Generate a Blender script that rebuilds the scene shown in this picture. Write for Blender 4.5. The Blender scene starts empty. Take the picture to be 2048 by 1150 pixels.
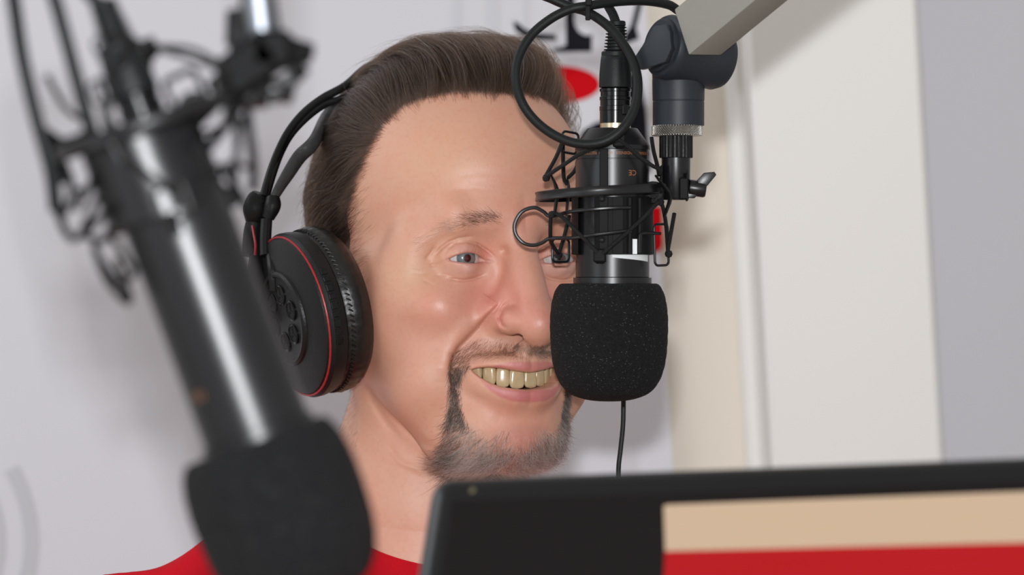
import bpy, math, random
import numpy as np
from mathutils import Matrix, Vector

rng = np.random.default_rng(7)
random.seed(7)
SC = bpy.context.scene
COL = SC.collection

# ------------------------------------------------------------------ camera, light, exposure
W, H = 2048.0, 1150.0
FPX = 6897.0                                   # focal length in pixels
ROLL = math.radians(3.3)
CAM_POS = Vector((0.0, 0.0, 1.22))
ca, sa = math.cos(ROLL), math.sin(ROLL)
CAMROT = Matrix(((ca, sa, 0.0), (0.0, 0.0, -1.0), (-sa, ca, 0.0)))   # columns right, up, back
CAMMAT = CAMROT.to_4x4(); CAMMAT.translation = CAM_POS

cam_d = bpy.data.cameras.new('camera'); cam = bpy.data.objects.new('camera', cam_d); COL.objects.link(cam)
cam.matrix_world = CAMMAT
cam_d.sensor_width = 36.0
cam_d.lens = FPX * 36.0 / W
cam_d.clip_start = 0.05; cam_d.clip_end = 60
cam_d.dof.use_dof = True
cam_d.dof.focus_distance = 1.90
cam_d.dof.aperture_fstop = 7.4
SC.camera = cam

world = bpy.data.worlds.new('world'); SC.world = world
world.use_nodes = True
bg = world.node_tree.nodes['Background']
bg.inputs[0].default_value = (1.0, 0.955, 0.90, 1); bg.inputs[1].default_value = 0.37

def area_light(name, loc, target, sx, sy, power, col):
    ld = bpy.data.lights.new(name, 'AREA'); ld.shape = 'RECTANGLE'
    ld.size = sx; ld.size_y = sy; ld.energy = power; ld.color = col
    o = bpy.data.objects.new(name, ld); COL.objects.link(o)
    d = (Vector(target) - Vector(loc)).normalized()
    o.rotation_euler = d.to_track_quat('-Z', 'Y').to_euler(); o.location = loc
    return o
# the pop-up flash of the camera, a hand's breadth above the lens
area_light('camera_flash', (-0.006, 0.0, 1.22 + 0.100), (0, 2.0, 1.22), 0.045, 0.03, 19.5, (0.955, 0.975, 1.0))
# added area lights on the left: soft cool fill and a monitor-edge glint
area_light('left_fill_light', (-1.9, 0.3, 1.6), (0, 1.8, 1.2), 1.0, 1.3, 6.0, (0.86, 0.93, 1.0))
area_light('bezel_glint_light', (-1.45, 1.95, 2.25), (0, 1.7, 1.15), 0.9, 0.5, 5.0, (0.88, 0.94, 1.0))  # unseen light, placed to reflect along the monitor's left edge

SC.view_settings.view_transform = 'Standard'
SC.view_settings.look = 'None'
SC.view_settings.exposure = 0.30
SC.view_settings.gamma = 1.0
SC.view_settings.use_curve_mapping = False
SC.cycles.max_bounces = 6
SC.cycles.transparent_max_bounces = 8

# ------------------------------------------------------------------ places
def V(px, py, d):
    """camera-space point (mm, x right, y up, z = -depth) of a pixel at depth d (mm)"""
    return np.array([(px - W / 2) * d / FPX, (H / 2 - py) * d / FPX, -d])
def Wd(v):
    return CAMMAT @ Vector((v[0] / 1000, v[1] / 1000, v[2] / 1000))
def frame(px, py, d, rot=None):
    """world matrix of a view-aligned frame anchored where pixel meets depth d (mm)"""
    m = CAMROT.to_4x4() if rot is None else (CAMROT @ rot).to_4x4()
    m.translation = Wd(V(px, py, d))
    return m

# ------------------------------------------------------------------ objects
def empty(name, mat, label=None, cat=None, group=None):
    o = bpy.data.objects.new(name, None); COL.objects.link(o); o.matrix_world = mat
    o.empty_display_size = 0.02
    return tag(o, label, cat, group)
def tag(o, label=None, cat=None, group=None, kind=None):
    if label: o['label'] = label
    if cat: o['category'] = cat
    if group: o['group'] = group
    if kind: o['kind'] = kind
    return o
def link(name, me, mat, parent=None, matrix=None, label=None):
    o = bpy.data.objects.new(name, me); COL.objects.link(o)
    if mat is not None and me is not None and not me.materials: me.materials.append(mat)
    if parent is not None: o.parent = parent
    if matrix is not None: o.matrix_world = matrix
    if label: o['label'] = label
    return o
def mesh_np(name, v, faces, smooth=True, angle=None, scale=0.001):
    v = np.asarray(v, dtype=np.float64) * scale
    me = bpy.data.meshes.new(name)
    if isinstance(faces, np.ndarray):
        n = faces.shape[1]
        me.vertices.add(len(v)); me.vertices.foreach_set('co', v.astype(np.float32).ravel())
        me.loops.add(faces.size); me.loops.foreach_set('vertex_index', faces.astype(np.int32).ravel())
        me.polygons.add(len(faces))
        me.polygons.foreach_set('loop_start', np.arange(0, faces.size, n, dtype=np.int32))
    else:
        me.from_pydata([tuple(p) for p in v], [], faces)
    me.update(calc_edges=True); me.validate()
    if smooth:
        me.polygons.foreach_set('use_smooth', np.ones(len(me.polygons), dtype=bool))
        if angle is not None: me.set_sharp_from_angle(angle=math.radians(angle))
    return me

def catmull(pts, n=8, closed=False):
    pts = np.asarray(pts, float); N = len(pts); out = []
    rngi = range(N if closed else N - 1)
    for i in rngi:
        if closed: p0, p1, p2, p3 = pts[(i - 1) % N], pts[i], pts[(i + 1) % N], pts[(i + 2) % N]
        else:
            p1, p2 = pts[i], pts[i + 1]
            p0 = pts[i - 1] if i > 0 else 2 * p1 - p2
            p3 = pts[i + 2] if i + 2 < N else 2 * p2 - p1
        for k in range(n):
            t = k / n
            out.append(0.5 * ((2 * p1) + (-p0 + p2) * t + (2 * p0 - 5 * p1 + 4 * p2 - p3) * t * t + (-p0 + 3 * p1 - 3 * p2 + p3) * t ** 3))
    if not closed: out.append(pts[-1])
    return np.array(out)

class MB:
    """collects shapes of one mesh, coordinates in mm"""
    def __init__(s): s.v = []; s.f = []
    def add(s, v, f):
        o = len(s.v); s.v.extend([tuple(map(float, p)) for p in v]); s.f.extend([tuple(i + o for i in q) for q in f]); return s
    def tube(s, pts, r, seg=10, closed=False, smooth=0, flat=None):
        pts = np.asarray(pts, float)
        rr = np.asarray(r if np.ndim(r) else [r] * len(pts), float)
        if smooth:
            q = catmull(np.column_stack([pts, rr]), smooth, closed); pts, rr = q[:, :3], q[:, 3]
        n = len(pts)
        if closed: tan = np.roll(pts, -1, 0) - np.roll(pts, 1, 0)
        else: tan = np.gradient(pts, axis=0)
        tan /= np.linalg.norm(tan, axis=1)[:, None] + 1e-12
        up = np.array([0, 0, 1.0]) if abs(tan[0][2]) < .9 else np.array([1.0, 0, 0])
        nrm = np.cross(tan[0], up); nrm /= np.linalg.norm(nrm)
        v = []
        nn = []
        for i in range(n):
            nrm = nrm - tan[i] * nrm.dot(tan[i]); nrm /= np.linalg.norm(nrm); nn.append(nrm.copy())
        if closed:      # spread the twist
            b0 = np.cross(tan[0], nn[0]); e = nn[-1]
            ang = math.atan2(e.dot(b0), e.dot(nn[0]))
        else: ang = 0
        for i in range(n):
            b = np.cross(tan[i], nn[i]); tw = -ang * i / n
            for k in range(seg):
                a = 2 * math.pi * k / seg + tw
                fa, fb = (1, 1) if flat is None else flat
                v.append(pts[i] + rr[i] * (math.cos(a) * nn[i] * fa + math.sin(a) * b * fb))
        f = []
        for i in range(n if closed else n - 1):
            j = (i + 1) % n
            for k in range(seg):
                k2 = (k + 1) % seg
                f.append((i * seg + k, i * seg + k2, j * seg + k2, j * seg + k))
        if not closed:
            f.append(tuple(range(seg - 1, -1, -1))); f.append(tuple((n - 1) * seg + k for k in range(seg)))
        return s.add(v, f)
    def lathe(s, prof, seg=48, o=(0, 0, 0), ax=(0, 1, 0), caps=True, a0=0, a1=360, rmod=None):
        """prof: (radius, along) pairs"""
        o = np.array(o, float); ax = np.array(ax, float); ax /= np.linalg.norm(ax)
        t = np.array([0, 0, 1.0]) if abs(ax[2]) < .9 else np.array([1.0, 0, 0])
        e1 = np.cross(ax, t); e1 /= np.linalg.norm(e1); e2 = np.cross(e1, ax)
        full = abs(a1 - a0) >= 360
        ns = seg if full else seg + 1
        v = []; f = []
        for (r, h) in prof:
            for k in range(ns):
                a = math.radians(a0 + (a1 - a0) * k / seg)
                rm = r if rmod is None else r + rmod(k, r, h)
                v.append(o + ax * h + rm * (math.cos(a) * e1 + math.sin(a) * e2))
        for i in range(len(prof) - 1):
            for k in range(seg):
                k2 = (k + 1) % ns if full else k + 1
                f.append((i * ns + k, i * ns + k2, (i + 1) * ns + k2, (i + 1) * ns + k))
        if caps and full:
            if prof[0][0] > 1e-6: f.append(tuple(range(ns - 1, -1, -1)))
            if prof[-1][0] > 1e-6: f.append(tuple((len(prof) - 1) * ns + k for k in range(ns)))
        return s.add(v, f)
    def box(s, c, size, rot=None, bev=0.0):
        c = np.array(c, float); hx, hy, hz = np.array(size, float) / 2
        b = min(bev, hx * .9, hy * .9, hz * .9)
        R = np.eye(3) if rot is None else np.array(rot)
        if b <= 0:
            v = [(x, y, z) for x in (-hx, hx) for y in (-hy, hy) for z in (-hz, hz)]
            f = [(0, 1, 3, 2), (4, 6, 7, 5), (0, 4, 5, 1), (2, 3, 7, 6), (0, 2, 6, 4), (1, 5, 7, 3)]
        else:
            v = []; idx = {}
            for ix in (-1, 1):
                for iy in (-1, 1):
                    for iz in (-1, 1):
                        for a in range(3):
                            p = [ix * (hx - b), iy * (hy - b), iz * (hz - b)]
                            p[a] = (ix, iy, iz)[a] * (hx, hy, hz)[a]
                            idx[(ix, iy, iz, a)] = len(v); v.append(p)
            f = []
            for a in range(3):
                o1, o2 = [q for q in range(3) if q != a]
                for sgn in (-1, 1):
                    q = []
                    for (u, w) in ((-1, -1), (1, -1), (1, 1), (-1, 1)):
                        k = [0, 0, 0]; k[a] = sgn; k[o1] = u; k[o2] = w
                        q.append(idx[(*k, a)])
                    f.append(tuple(q))
            for a in range(3):
                o1, o2 = [q for q in range(3) if q != a]
                for u in (-1, 1):
                    for w in (-1, 1):
                        q = []
                        for sgn in (-1, 1):
                            k = [0, 0, 0]; k[a] = sgn; k[o1] = u; k[o2] = w
                            q.append((idx[(*k, o1)], idx[(*k, o2)]))
                        f.append((q[0][0], q[0][1], q[1][1], q[1][0]))
            for ix in (-1, 1):
                for iy in (-1, 1):
                    for iz in (-1, 1):
                        f.append(tuple(idx[(ix, iy, iz, a)] for a in range(3)))
        v = [c + R @ np.array(p) for p in v]
        return s.add(v, f)
    def prism(s, poly, z0, z1, P=lambda x, y, z: (x, y, z)):
        """polygon (x, y) extruded from z0 to z1"""
        n = len(poly)
        v = [P(x, y, z0) for x, y in poly] + [P(x, y, z1) for x, y in poly]
        f = [tuple(range(n - 1, -1, -1)), tuple(range(n, 2 * n))] + [(i, (i + 1) % n, n + (i + 1) % n, n + i) for i in range(n)]
        return s.add(v, f)
    def build(s, name, mat, parent=None, matrix=None, angle=35, label=None, smooth=True, bevel=0, segs=2):
        me = mesh_np(name, s.v, s.f, smooth=False)
        import bmesh
        bm = bmesh.new(); bm.from_mesh(me); bmesh.ops.recalc_face_normals(bm, faces=bm.faces[:])
        if bevel:
            es = [e for e in bm.edges if len(e.link_faces) == 2 and e.calc_face_angle(0) > math.radians(40)]
            bmesh.ops.bevel(bm, geom=es, offset=bevel * .001, segments=segs, affect='EDGES', profile=.6)
        bm.to_mesh(me); bm.free()
        if smooth:
            me.polygons.foreach_set('use_smooth', np.ones(len(me.polygons), dtype=bool))
            me.set_sharp_from_angle(angle=math.radians(angle))
        return link(name, me, mat, parent, matrix, label)

# ------------------------------------------------------------------ materials
def new_mat(name):
    m = bpy.data.materials.new(name); m.use_nodes = True
    return m, m.node_tree, m.node_tree.nodes['Principled BSDF']
def N(nt, typ, **kw):
    n = nt.nodes.new(typ)
    for k, v in kw.items():
        if k in n.inputs: n.inputs[k].default_value = v
        else: setattr(n, k, v)
    return n
def mat(name, col, rough=.5, metal=0., noise=0.0, nscale=40, bump=0.0, bscale=300, spec=.5, coat=0., sheen=0., coatr=.1):
    m, nt, p = new_mat(name)
    p.inputs['Base Color'].default_value = (*col, 1); p.inputs['Roughness'].default_value = rough
    p.inputs['Metallic'].default_value = metal; p.inputs['Specular IOR Level'].default_value = spec
    p.inputs['Coat Weight'].default_value = coat; p.inputs['Coat Roughness'].default_value = coatr
    p.inputs['Sheen Weight'].default_value = sheen
    tc = N(nt, 'ShaderNodeTexCoord')
    if noise > 0:
        n = N(nt, 'ShaderNodeTexNoise', Scale=nscale, Detail=4.0); nt.links.new(tc.outputs['Object'], n.inputs['Vector'])
        mx = N(nt, 'ShaderNodeMix', data_type='RGBA')
        mx.inputs[6].default_value = (*[c * (1 - noise) for c in col], 1); mx.inputs[7].default_value = (*[min(1, c * (1 + noise)) for c in col], 1)
        nt.links.new(n.outputs['Fac'], mx.inputs[0]); nt.links.new(mx.outputs[2], p.inputs['Base Color'])
    if bump > 0:
        n = N(nt, 'ShaderNodeTexNoise', Scale=bscale, Detail=3.0); nt.links.new(tc.outputs['Object'], n.inputs['Vector'])
        b = N(nt, 'ShaderNodeBump', Strength=bump, Distance=.001); nt.links.new(n.outputs['Fac'], b.inputs['Height']); nt.links.new(b.outputs['Normal'], p.inputs['Normal'])
    return m
def srgb(r, g, b):
    f = lambda c: (c / 255 / 12.92) if c / 255 <= .04045 else ((c / 255 + .055) / 1.055) ** 2.4
    return (f(r), f(g), f(b))
M = {}
M['black_plastic'] = mat('black_plastic', (.007, .007, .0075), .42, bump=.15, bscale=900, noise=.2, spec=.28)
M['black_gloss'] = mat('black_gloss', (.004, .004, .005), .2, spec=.35)
M['black_metal'] = mat('black_metal', (.007, .007, .0085), .33, bump=.02, bscale=1800, noise=.1, spec=.48)
M['matte_black'] = mat('matte_black', (.006, .006, .0065), .6, bump=.05, bscale=900, noise=.2, spec=.15)
M['black_rubber'] = mat('black_rubber', (.008, .009, .0095), .5, bump=.1, bscale=1200, noise=.2, spec=.25)
M['cord'] = mat('cord', (.005, .005, .006), .55, bump=.6, bscale=2500, spec=.3)
M['silver'] = mat('silver', (.62, .60, .55), .3, 1.0)
M['gold_silver'] = mat('gold_silver', (.70, .60, .43), .32, 1.0)
M['grey_arm'] = mat('grey_arm', srgb(140, 137, 130), .55, noise=.04, nscale=300, bump=.05, spec=.3)
M['slate'] = mat('slate', (.019, .024, .032), .45, bump=.10, bscale=4200, noise=.3, nscale=1500, spec=.35)
M['chrome'] = mat('chrome', (.30, .32, .36), .45, 1.0)
M['dull_black'] = mat('dull_black', (.0035, .0037, .004), .6, spec=.12)
M['white_paper'] = mat('white_paper', (.75, .78, .80), .6)
M['orange_print'] = mat('orange_print', (.34, .13, .05), .5)
M['leather'] = mat('leather', (.006, .0055, .0055), .36, bump=.13, bscale=700, noise=.3)
M['red_ring'] = mat('red_ring', (.30, .012, .016), .4)
M['red_shirt'] = mat('red_shirt', srgb(205, 14, 34), .85, noise=.08, nscale=60, bump=.5, bscale=1800, spec=.15)
# ------------------------------------------------------------------ the head as an implicit surface, mm
# head frame: X to the viewer's right when seen frontally, Y up (0 at the eyes), Z out of the face
YAW = math.radians(28.0); cy_, sy_ = math.cos(YAW), math.sin(YAW)
XC, YC, HD = -37.0, 16.9, 2000.0
HROT = Matrix(((cy_, 0, sy_), (0, 1, 0), (-sy_, 0, cy_)))
HM = (CAMROT @ HROT).to_4x4(); HM.translation = Wd((XC, YC, -HD))
def to_px(p):
    xv = p[..., 0] * cy_ + p[..., 2] * sy_ + XC; yv = p[..., 1] + YC; zv = HD - (-p[..., 0] * sy_ + p[..., 2] * cy_)
    return W / 2 + FPX * xv / zv, H / 2 - FPX * yv / zv
def from_px(px, py, Z=None, X=None):
    """head point on the ray of a pixel, at a given head Z or head X"""
    d = np.array([(px - W / 2) / FPX, (H / 2 - py) / FPX, -1.0])
    o = np.array([-XC, -YC, HD])
    inv = lambda q: np.array([q[0] * cy_ - q[2] * sy_, q[1], q[0] * sy_ + q[2] * cy_])
    o, d = inv(o), inv(d)
    t = (Z - o[2]) / d[2] if Z is not None else (X - o[0]) / d[0]
    return o + t * d

def smin(a, b, k):
    h = np.maximum(k - np.abs(a - b), 0) / k
    return np.minimum(a, b) - h * h * k * .25
def smax(a, b, k): return -smin(-a, -b, k)
def ell(x, y, z, c, r):
    ax, ay, az = x - c[0], y - c[1], z - c[2]
    k0 = np.sqrt((ax / r[0]) ** 2 + (ay / r[1]) ** 2 + (az / r[2]) ** 2)
    k1 = np.sqrt((ax / r[0] ** 2) ** 2 + (ay / r[1] ** 2) ** 2 + (az / r[2] ** 2) ** 2) + 1e-9
    return k0 * (k0 - 1) / k1
def cap(x, y, z, a, b, ra, rb):
    a = np.asarray(a, float); b = np.asarray(b, float); d = b - a; L = d.dot(d)
    t = np.clip(((x - a[0]) * d[0] + (y - a[1]) * d[1] + (z - a[2]) * d[2]) / L, 0, 1)
    return np.sqrt((x - a[0] - t * d[0]) ** 2 + (y - a[1] - t * d[1]) ** 2 + (z - a[2] - t * d[2]) ** 2) - (ra + (rb - ra) * t)
def poly_sd(px, py, poly):
    P = np.asarray(poly, float); n = len(P)
    d = np.full(px.shape, 1e18); ins = np.zeros(px.shape, bool)
    for i in range(n):
        a, b = P[i], P[(i + 1) % n]; e = b - a
        wx, wy = px - a[0], py - a[1]
        t = np.clip((wx * e[0] + wy * e[1]) / (e.dot(e) + 1e-12), 0, 1)
        d = np.minimum(d, (wx - e[0] * t) ** 2 + (wy - e[1] * t) ** 2)
        c = (a[1] > py) != (b[1] > py)
        xi = a[0] + (py - a[1]) * e[0] / (e[1] if abs(e[1]) > 1e-9 else 1e-9)
        ins ^= c & (px < xi)
    d = np.sqrt(d)
    return np.where(ins, -d, d)
def line_d(px, py, line):
    """distance to an open polyline and the fraction along it"""
    P = np.asarray(line, float); best = np.full(px.shape, 1e18); tt = np.zeros(px.shape)
    seg = np.r_[0, np.cumsum(np.linalg.norm(np.diff(P, axis=0), axis=1))]
    for i in range(len(P) - 1):
        a, b = P[i], P[i + 1]; e = b - a
        t = np.clip(((px - a[0]) * e[0] + (py - a[1]) * e[1]) / (e.dot(e) + 1e-12), 0, 1)
        d = (px - a[0] - e[0] * t) ** 2 + (py - a[1] - e[1] * t) ** 2
        m = d < best; best = np.where(m, d, best); tt = np.where(m, (seg[i] + t * (seg[i + 1] - seg[i])) / seg[-1], tt)
    return np.sqrt(best), tt

EYE_C = (30.0, -0.6, 71.5); EYE_R = 12.0
EYE_POLY = catmull([(891, 520), (904, 512), (920, 506), (937, 503), (953, 506), (964, 513), (975, 519), (987, 523), (975, 526), (960, 528), (942, 529), (920, 527), (903, 524)], 3, True)
MOUTH_POLY = [(939, 738), (952, 734), (975, 732), (1000, 734), (1028, 739), (1056, 743), (1085, 743), (1085, 782), (1056, 782), (1030, 780), (1003, 776), (982, 769), (960, 757), (946, 746)]
lipZ = lambda X: 99 - 0.019 * X * X
def lip_pts(pp, dz=0):
    out = []
    for (a, b) in pp:
        Z = 95.0
        for _ in range(12):
            q = from_px(a, b, Z=Z); Z = .5 * Z + .5 * (lipZ(q[0]) + dz)
        q = from_px(a, b, Z=Z); q[0] = abs(q[0]) if abs(q[0]) > 1.5 else 0; out.append(q)
    return out
UPLIP = lip_pts([(943, 738), (968, 730), (995, 728), (1022, 729), (1045, 731), (1055, 733)], -2.2)
UPR = [.6, 1.0, 1.3, 1.7, 2.1, 2.0]
LOLIP = lip_pts([(948, 756), (964, 767), (985, 777), (1008, 785), (1034, 789), (1054, 790)], -4.2)
LOR = [.4, .7, 1.2, 2.1, 2.8, 3.0]

def base_sdf(P):
    X, y, z = np.abs(P[..., 0]), P[..., 1], P[..., 2]
    x = X
    d = ell(x, y, z, (0, 36, -4), (72.5, 80, 86))
    d = smin(d, ell(x, y, z, (0, 44, 22), (66, 60, 71)), 14)            # forehead
    d = smin(d, ell(x, y, z, (0, -34, 24), (62, 72, 62)), 22)           # face
    d = smin(d, cap(x, y, z, (46, -58, 6), (25, -97, 54), 15, 17), 16)   # jaw
    d = smin(d, ell(x, y, z, (0, -96, 58.5), (36, 23, 34.5)), 22)            # chin
    d = smin(d, ell(x, y, z, (0, -65, 62), (32, 27, 32)), 18)            # muzzle
    d = smin(d, ell(x, y, z, (39, -27, 60), (22, 19, 22)), 14)           # cheek
    d = smin(d, ell(x, y, z, (42, -66, 52), (20, 25, 24)), 16)           # mouth side
    d = smin(d, cap(x, y, z, (5, 21, 85), (33, 24, 76), 8.5, 9), 12)     # brow
    d = smin(d, cap(x, y, z, (36, 22, 73), (50, 8, 58), 8, 8), 12)
    d = smin(d, cap(x, y, z, (50, 10, 57), (53, -22, 48), 9, 11), 14)
    d = smin(d, cap(x, y, z, (53, -10, 47), (62, -12, 14), 10.5, 8.5), 22)
    d = smin(d, cap(x, y, z, (52, -36, 40), (58, -40, 4), 12, 12), 20)
    d = smax(d, -ell(x, y, z, (27, 1, 96), (15, 10.5, 13)), 9)           # eye socket
    d = smax(d, -ell(x, y, z, (17, 2, 99), (7, 9, 11)), 7)
    # nose
    d = smin(d, cap(x, y, z, (0, 8, 86.5), (0, -29, 106), 9.2, 9.6), 9)
    d = smin(d, cap(x, y, z, (0, -14, 90), (11, -32, 88), 8, 9), 8)
    d = smin(d, ell(x, y, z, (0, -37, 110.5), (12.0, 11.8, 12)), 6)
    d = smin(d, ell(x, y, z, (10.8, -35.4, 99.5), (7.8, 7.8, 12.5)), 3.5)
    d = smin(d, cap(x, y, z, (0, -45.5, 111), (0, -50, 97), 3.2, 5), 4)
    # lids over the eyeball
    d = smin(d, np.sqrt((x - EYE_C[0]) ** 2 + (y - EYE_C[1]) ** 2 + (z - EYE_C[2]) ** 2) - 14.0, 4)
    # lips
    for L, R_, k in ((UPLIP, UPR, 9), (LOLIP, LOR, 11)):
        for i in range(len(L) - 1):
            d = smin(d, cap(x, y, z, L[i], L[i + 1], R_[i], R_[i + 1]), k)
    d = smin(d, ell(x, y, z, (0, -86, 71), (25, 14, 20)), 10)
    # neck
    n = cap(P[..., 0], y, z, (0, -60, -16), (-4, -230, -40), 46, 54)
    n = smin(n, cap(P[..., 0], y, z, (0, -150, -30), (-4, -260, -44), 60, 100), 30)
    d = smin(d, n, 14)
    # sterno-mastoid cord and throat
    d = smin(d, cap(x, y, z, (46, -62, -14), (14, -190, 16), 7, 6), 20)
    return d
def holes(P, d, a, b):
    """cut the eye slits, mouth and nostrils; a, b are near-side pixels"""
    x, y, z = np.abs(P[..., 0]), P[..., 1], P[..., 2]
    m = z > 50
    if m.any():
        e = np.full(d.shape, 50.0); e[m] = poly_sd(a[m], b[m], EYE_POLY) * .277 + .75
        e = np.maximum(e, 60 - z)
        d = smax(d, -e, 1.6)
        mo = np.full(d.shape, 50.0); mo[m] = poly_sd(a[m], b[m], MOUTH_POLY) * .277 + .7
        mo = np.maximum(mo, -(d + 17))
        d = smax(d, -mo, 2.0)
        d = smax(d, -ell(x, y, z, (7.9, -41.2, 104), (3.0, 4.0, 6.2)), 1.2)
        d = smin(d, np.sqrt((x - 17.6) ** 2 + (y + 2.4) ** 2 + (z - 75.5) ** 2) - 4.3, 1.5)   # caruncle
    return d
def mirror_px(P):
    Q = P.copy(); Q[..., 0] = -np.abs(Q[..., 0])
    return to_px(Q)
# creases and soft forms: pixel path on the near side, width px, depth mm
CREASES = [
    ([(869, 512), (883, 496), (900, 484), (917, 477), (945, 473)], 3.6, 1.0),
    ([(888, 512), (897, 497), (911, 486), (933, 483), (956, 489), (975, 502), (990, 515)], 3.4, 1.1),
    ([(858, 532), (877, 528), (890, 522)], 3.4, .45),
    ([(815, 533), (840, 536), (858, 532)], 3.2, .15),
    ([(869, 554), (888, 549), (905, 552), (915, 557)], 3.2, .3),
    ([(893, 557), (928, 561), (950, 557), (970, 549)], 3.4, 1.0),
    ([(845, 560), (870, 572)], 3, .2), ([(820, 545), (845, 548), (868, 543)], 3, .1), ([(850, 520), (862, 505), (872, 492)], 3.5, .5),
    ([(834, 482), (870, 462), (905, 452)], 5, .25),
    ([(902, 735), (906, 760), (915, 780)], 8, .8),
    ([(1016, 603), (1004, 618), (998, 635), (1003, 650), (1014, 657)], 4.0, 1.3),
    ([(1060, 455), (1064, 485)], 5, .4),
    ([(740, 760), (765, 800), (800, 845), (845, 885), (880, 905)], 10, 1.0),
    ([(730, 745), (745, 800), (775, 850), (800, 880)], 9, .9),
    ([(775, 890), (800, 925), (850, 945)], 7, .7),
    ([(985, 828), (1010, 838), (1040, 840), (1070, 838)], 16, .5),
    ([(900, 355), (960, 345), (1040, 352), (1110, 368)], 7, .25),
    ([(880, 385), (950, 375), (1040, 383)], 7, .2),
]
NASO = [(1004, 596), (998, 608), (989, 618), (975, 632), (961, 649), (940, 671), (918, 694), (906, 712), (901, 735), (902, 765)]
BULGES = [((905, 640), 55, 2.0), ((940, 541), 12, 1.2), ((1010, 500), 9, -1.6), ((925, 570), 22, .7), ((985, 655), 18, .8), ((935, 490), 10, .5), ((1040, 895), 30, 1.5), ((925, 462), 26, 1.2), ((880, 600), 30, .6)]
def smooth_(t): t = np.clip(t, 0, 1); return t * t * (3 - 2 * t)
def displace(P, a, b):
    d = np.zeros(P.shape[:-1]); m = (P[..., 2] > -5)
    am, bm_ = a[m], b[m]; s = np.zeros(am.shape)
    for path, w, dep in CREASES:
        q, t = line_d(am, bm_, path)
        env = np.clip(np.minimum(t, 1 - t) * 5 + .15, 0, 1)
        s -= dep * env * np.exp(-(q / w) ** 2)
        s += .0 * dep * env * np.exp(-((q - 2.2 * w) / (1.5 * w)) ** 2)
    # nasolabial fold: the cheek rolls over the upper lip
    q, t = line_d(am, bm_, NASO)
    side = np.where((am - 915) * (-108) - (bm_ - 705) * 88 > 0, 1.0, -1.0)
    xs = np.interp(bm_, [p_[1] for p_ in NASO], [p_[0] for p_ in NASO]); side = np.where(am < xs, 1.0, -1.0)
    env = np.clip(np.minimum(t * 6, (1 - t) * 4) + .1, 0, 1)
    sd = q * side; env = smooth_(env)
    s += env * ((.5 + .5 * np.tanh(sd / 4.5)) * 1.8 * np.exp(-((sd - 12) / 22) ** 2) - (.5 - .5 * np.tanh(sd / 4.5)) * 1.3 * np.exp(-(sd / 16) ** 2) - .9 * np.exp(-(sd / 4.5) ** 2))
    for (cx, cy), w, h in BULGES:
        s += h * np.exp(-((am - cx) ** 2 + (bm_ - cy) ** 2) / w ** 2)
    d[m] = s
    return d
def skin_sdf(P, detail=True):
    d = base_sdf(P)
    a, b = mirror_px(P)
    if detail: d = d - displace(P, a, b)
    return holes(P, d, a, b)

def surface_nets(f, org, h):
    s = f < 0
    nx, ny, nz = f.shape
    cnt = sum(s[i:nx - 1 + i, j:ny - 1 + j, k:nz - 1 + k].astype(np.int8) for i in (0, 1) for j in (0, 1) for k in (0, 1))
    act = (cnt > 0) & (cnt < 8)
    idx = -np.ones(act.shape, np.int64); I = np.argwhere(act); idx[act] = np.arange(len(I))
    acc = np.zeros((len(I), 3)); n = np.zeros(len(I))
    C = [(i, j, k) for i in (0, 1) for j in (0, 1) for k in (0, 1)]
    val = {c: f[I[:, 0] + c[0], I[:, 1] + c[1], I[:, 2] + c[2]] for c in C}
    for c in C:
        for ax in range(3):
            if c[ax] == 0:
                c2 = list(c); c2[ax] = 1; c2 = tuple(c2)
                a, b = val[c], val[c2]; m = (a < 0) != (b < 0)
                t = np.where(m, a / (a - b + 1e-20), 0)
                p = np.tile(np.array(c, float), (len(I), 1)); p[:, ax] = t
                acc += p * m[:, None]; n += m
    v = (I + acc / n[:, None]) * h + org
    F = []
    for ax in range(3):
        a1, a2 = (ax + 1) % 3, (ax + 2) % 3
        sl0 = [slice(None)] * 3; sl1 = [slice(None)] * 3
        sl0[ax] = slice(0, -1); sl1[ax] = slice(1, None)
        A, B = s[tuple(sl0)], s[tuple(sl1)]
        E = np.argwhere(A != B)
        ok = (E[:, a1] > 0) & (E[:, a2] > 0) & (E[:, a1] < f.shape[a1] - 1) & (E[:, a2] < f.shape[a2] - 1)
        E = E[ok]
        def cell(d1, d2):
            q = E.copy(); q[:, a1] -= d1; q[:, a2] -= d2
            return idx[q[:, 0], q[:, 1], q[:, 2]]
        q = np.stack([cell(1, 1), cell(0, 1), cell(0, 0), cell(1, 0)], 1)
        fl = A[E[:, 0], E[:, 1], E[:, 2]]
        q[~fl] = q[~fl][:, ::-1]
        F.append(q)
    F = np.concatenate(F)
    F = F[(F >= 0).all(1)]
    return v, F
def grad(fn, P, e=.15):
    f0 = fn(P); g = np.empty(P.shape)
    for k in range(3):
        Q = P.copy(); Q[:, k] += e; g[:, k] = (fn(Q) - f0) / e
    return f0, g
def project(fn, P, it=2, mx=1.5):
    for _ in range(it):
        f0, g = grad(fn, P)
        st = -f0[:, None] * g / ((g ** 2).sum(1)[:, None] + .05)
        L = np.linalg.norm(st, axis=1)[:, None]; st *= np.minimum(1, mx / (L + 1e-9))
        P = P + st
    return P
def edges_of(F):
    e = np.concatenate([F[:, [0, 1]], F[:, [1, 2]], F[:, [2, 3]], F[:, [3, 0]]])
    return np.sort(e, 1)
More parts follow.
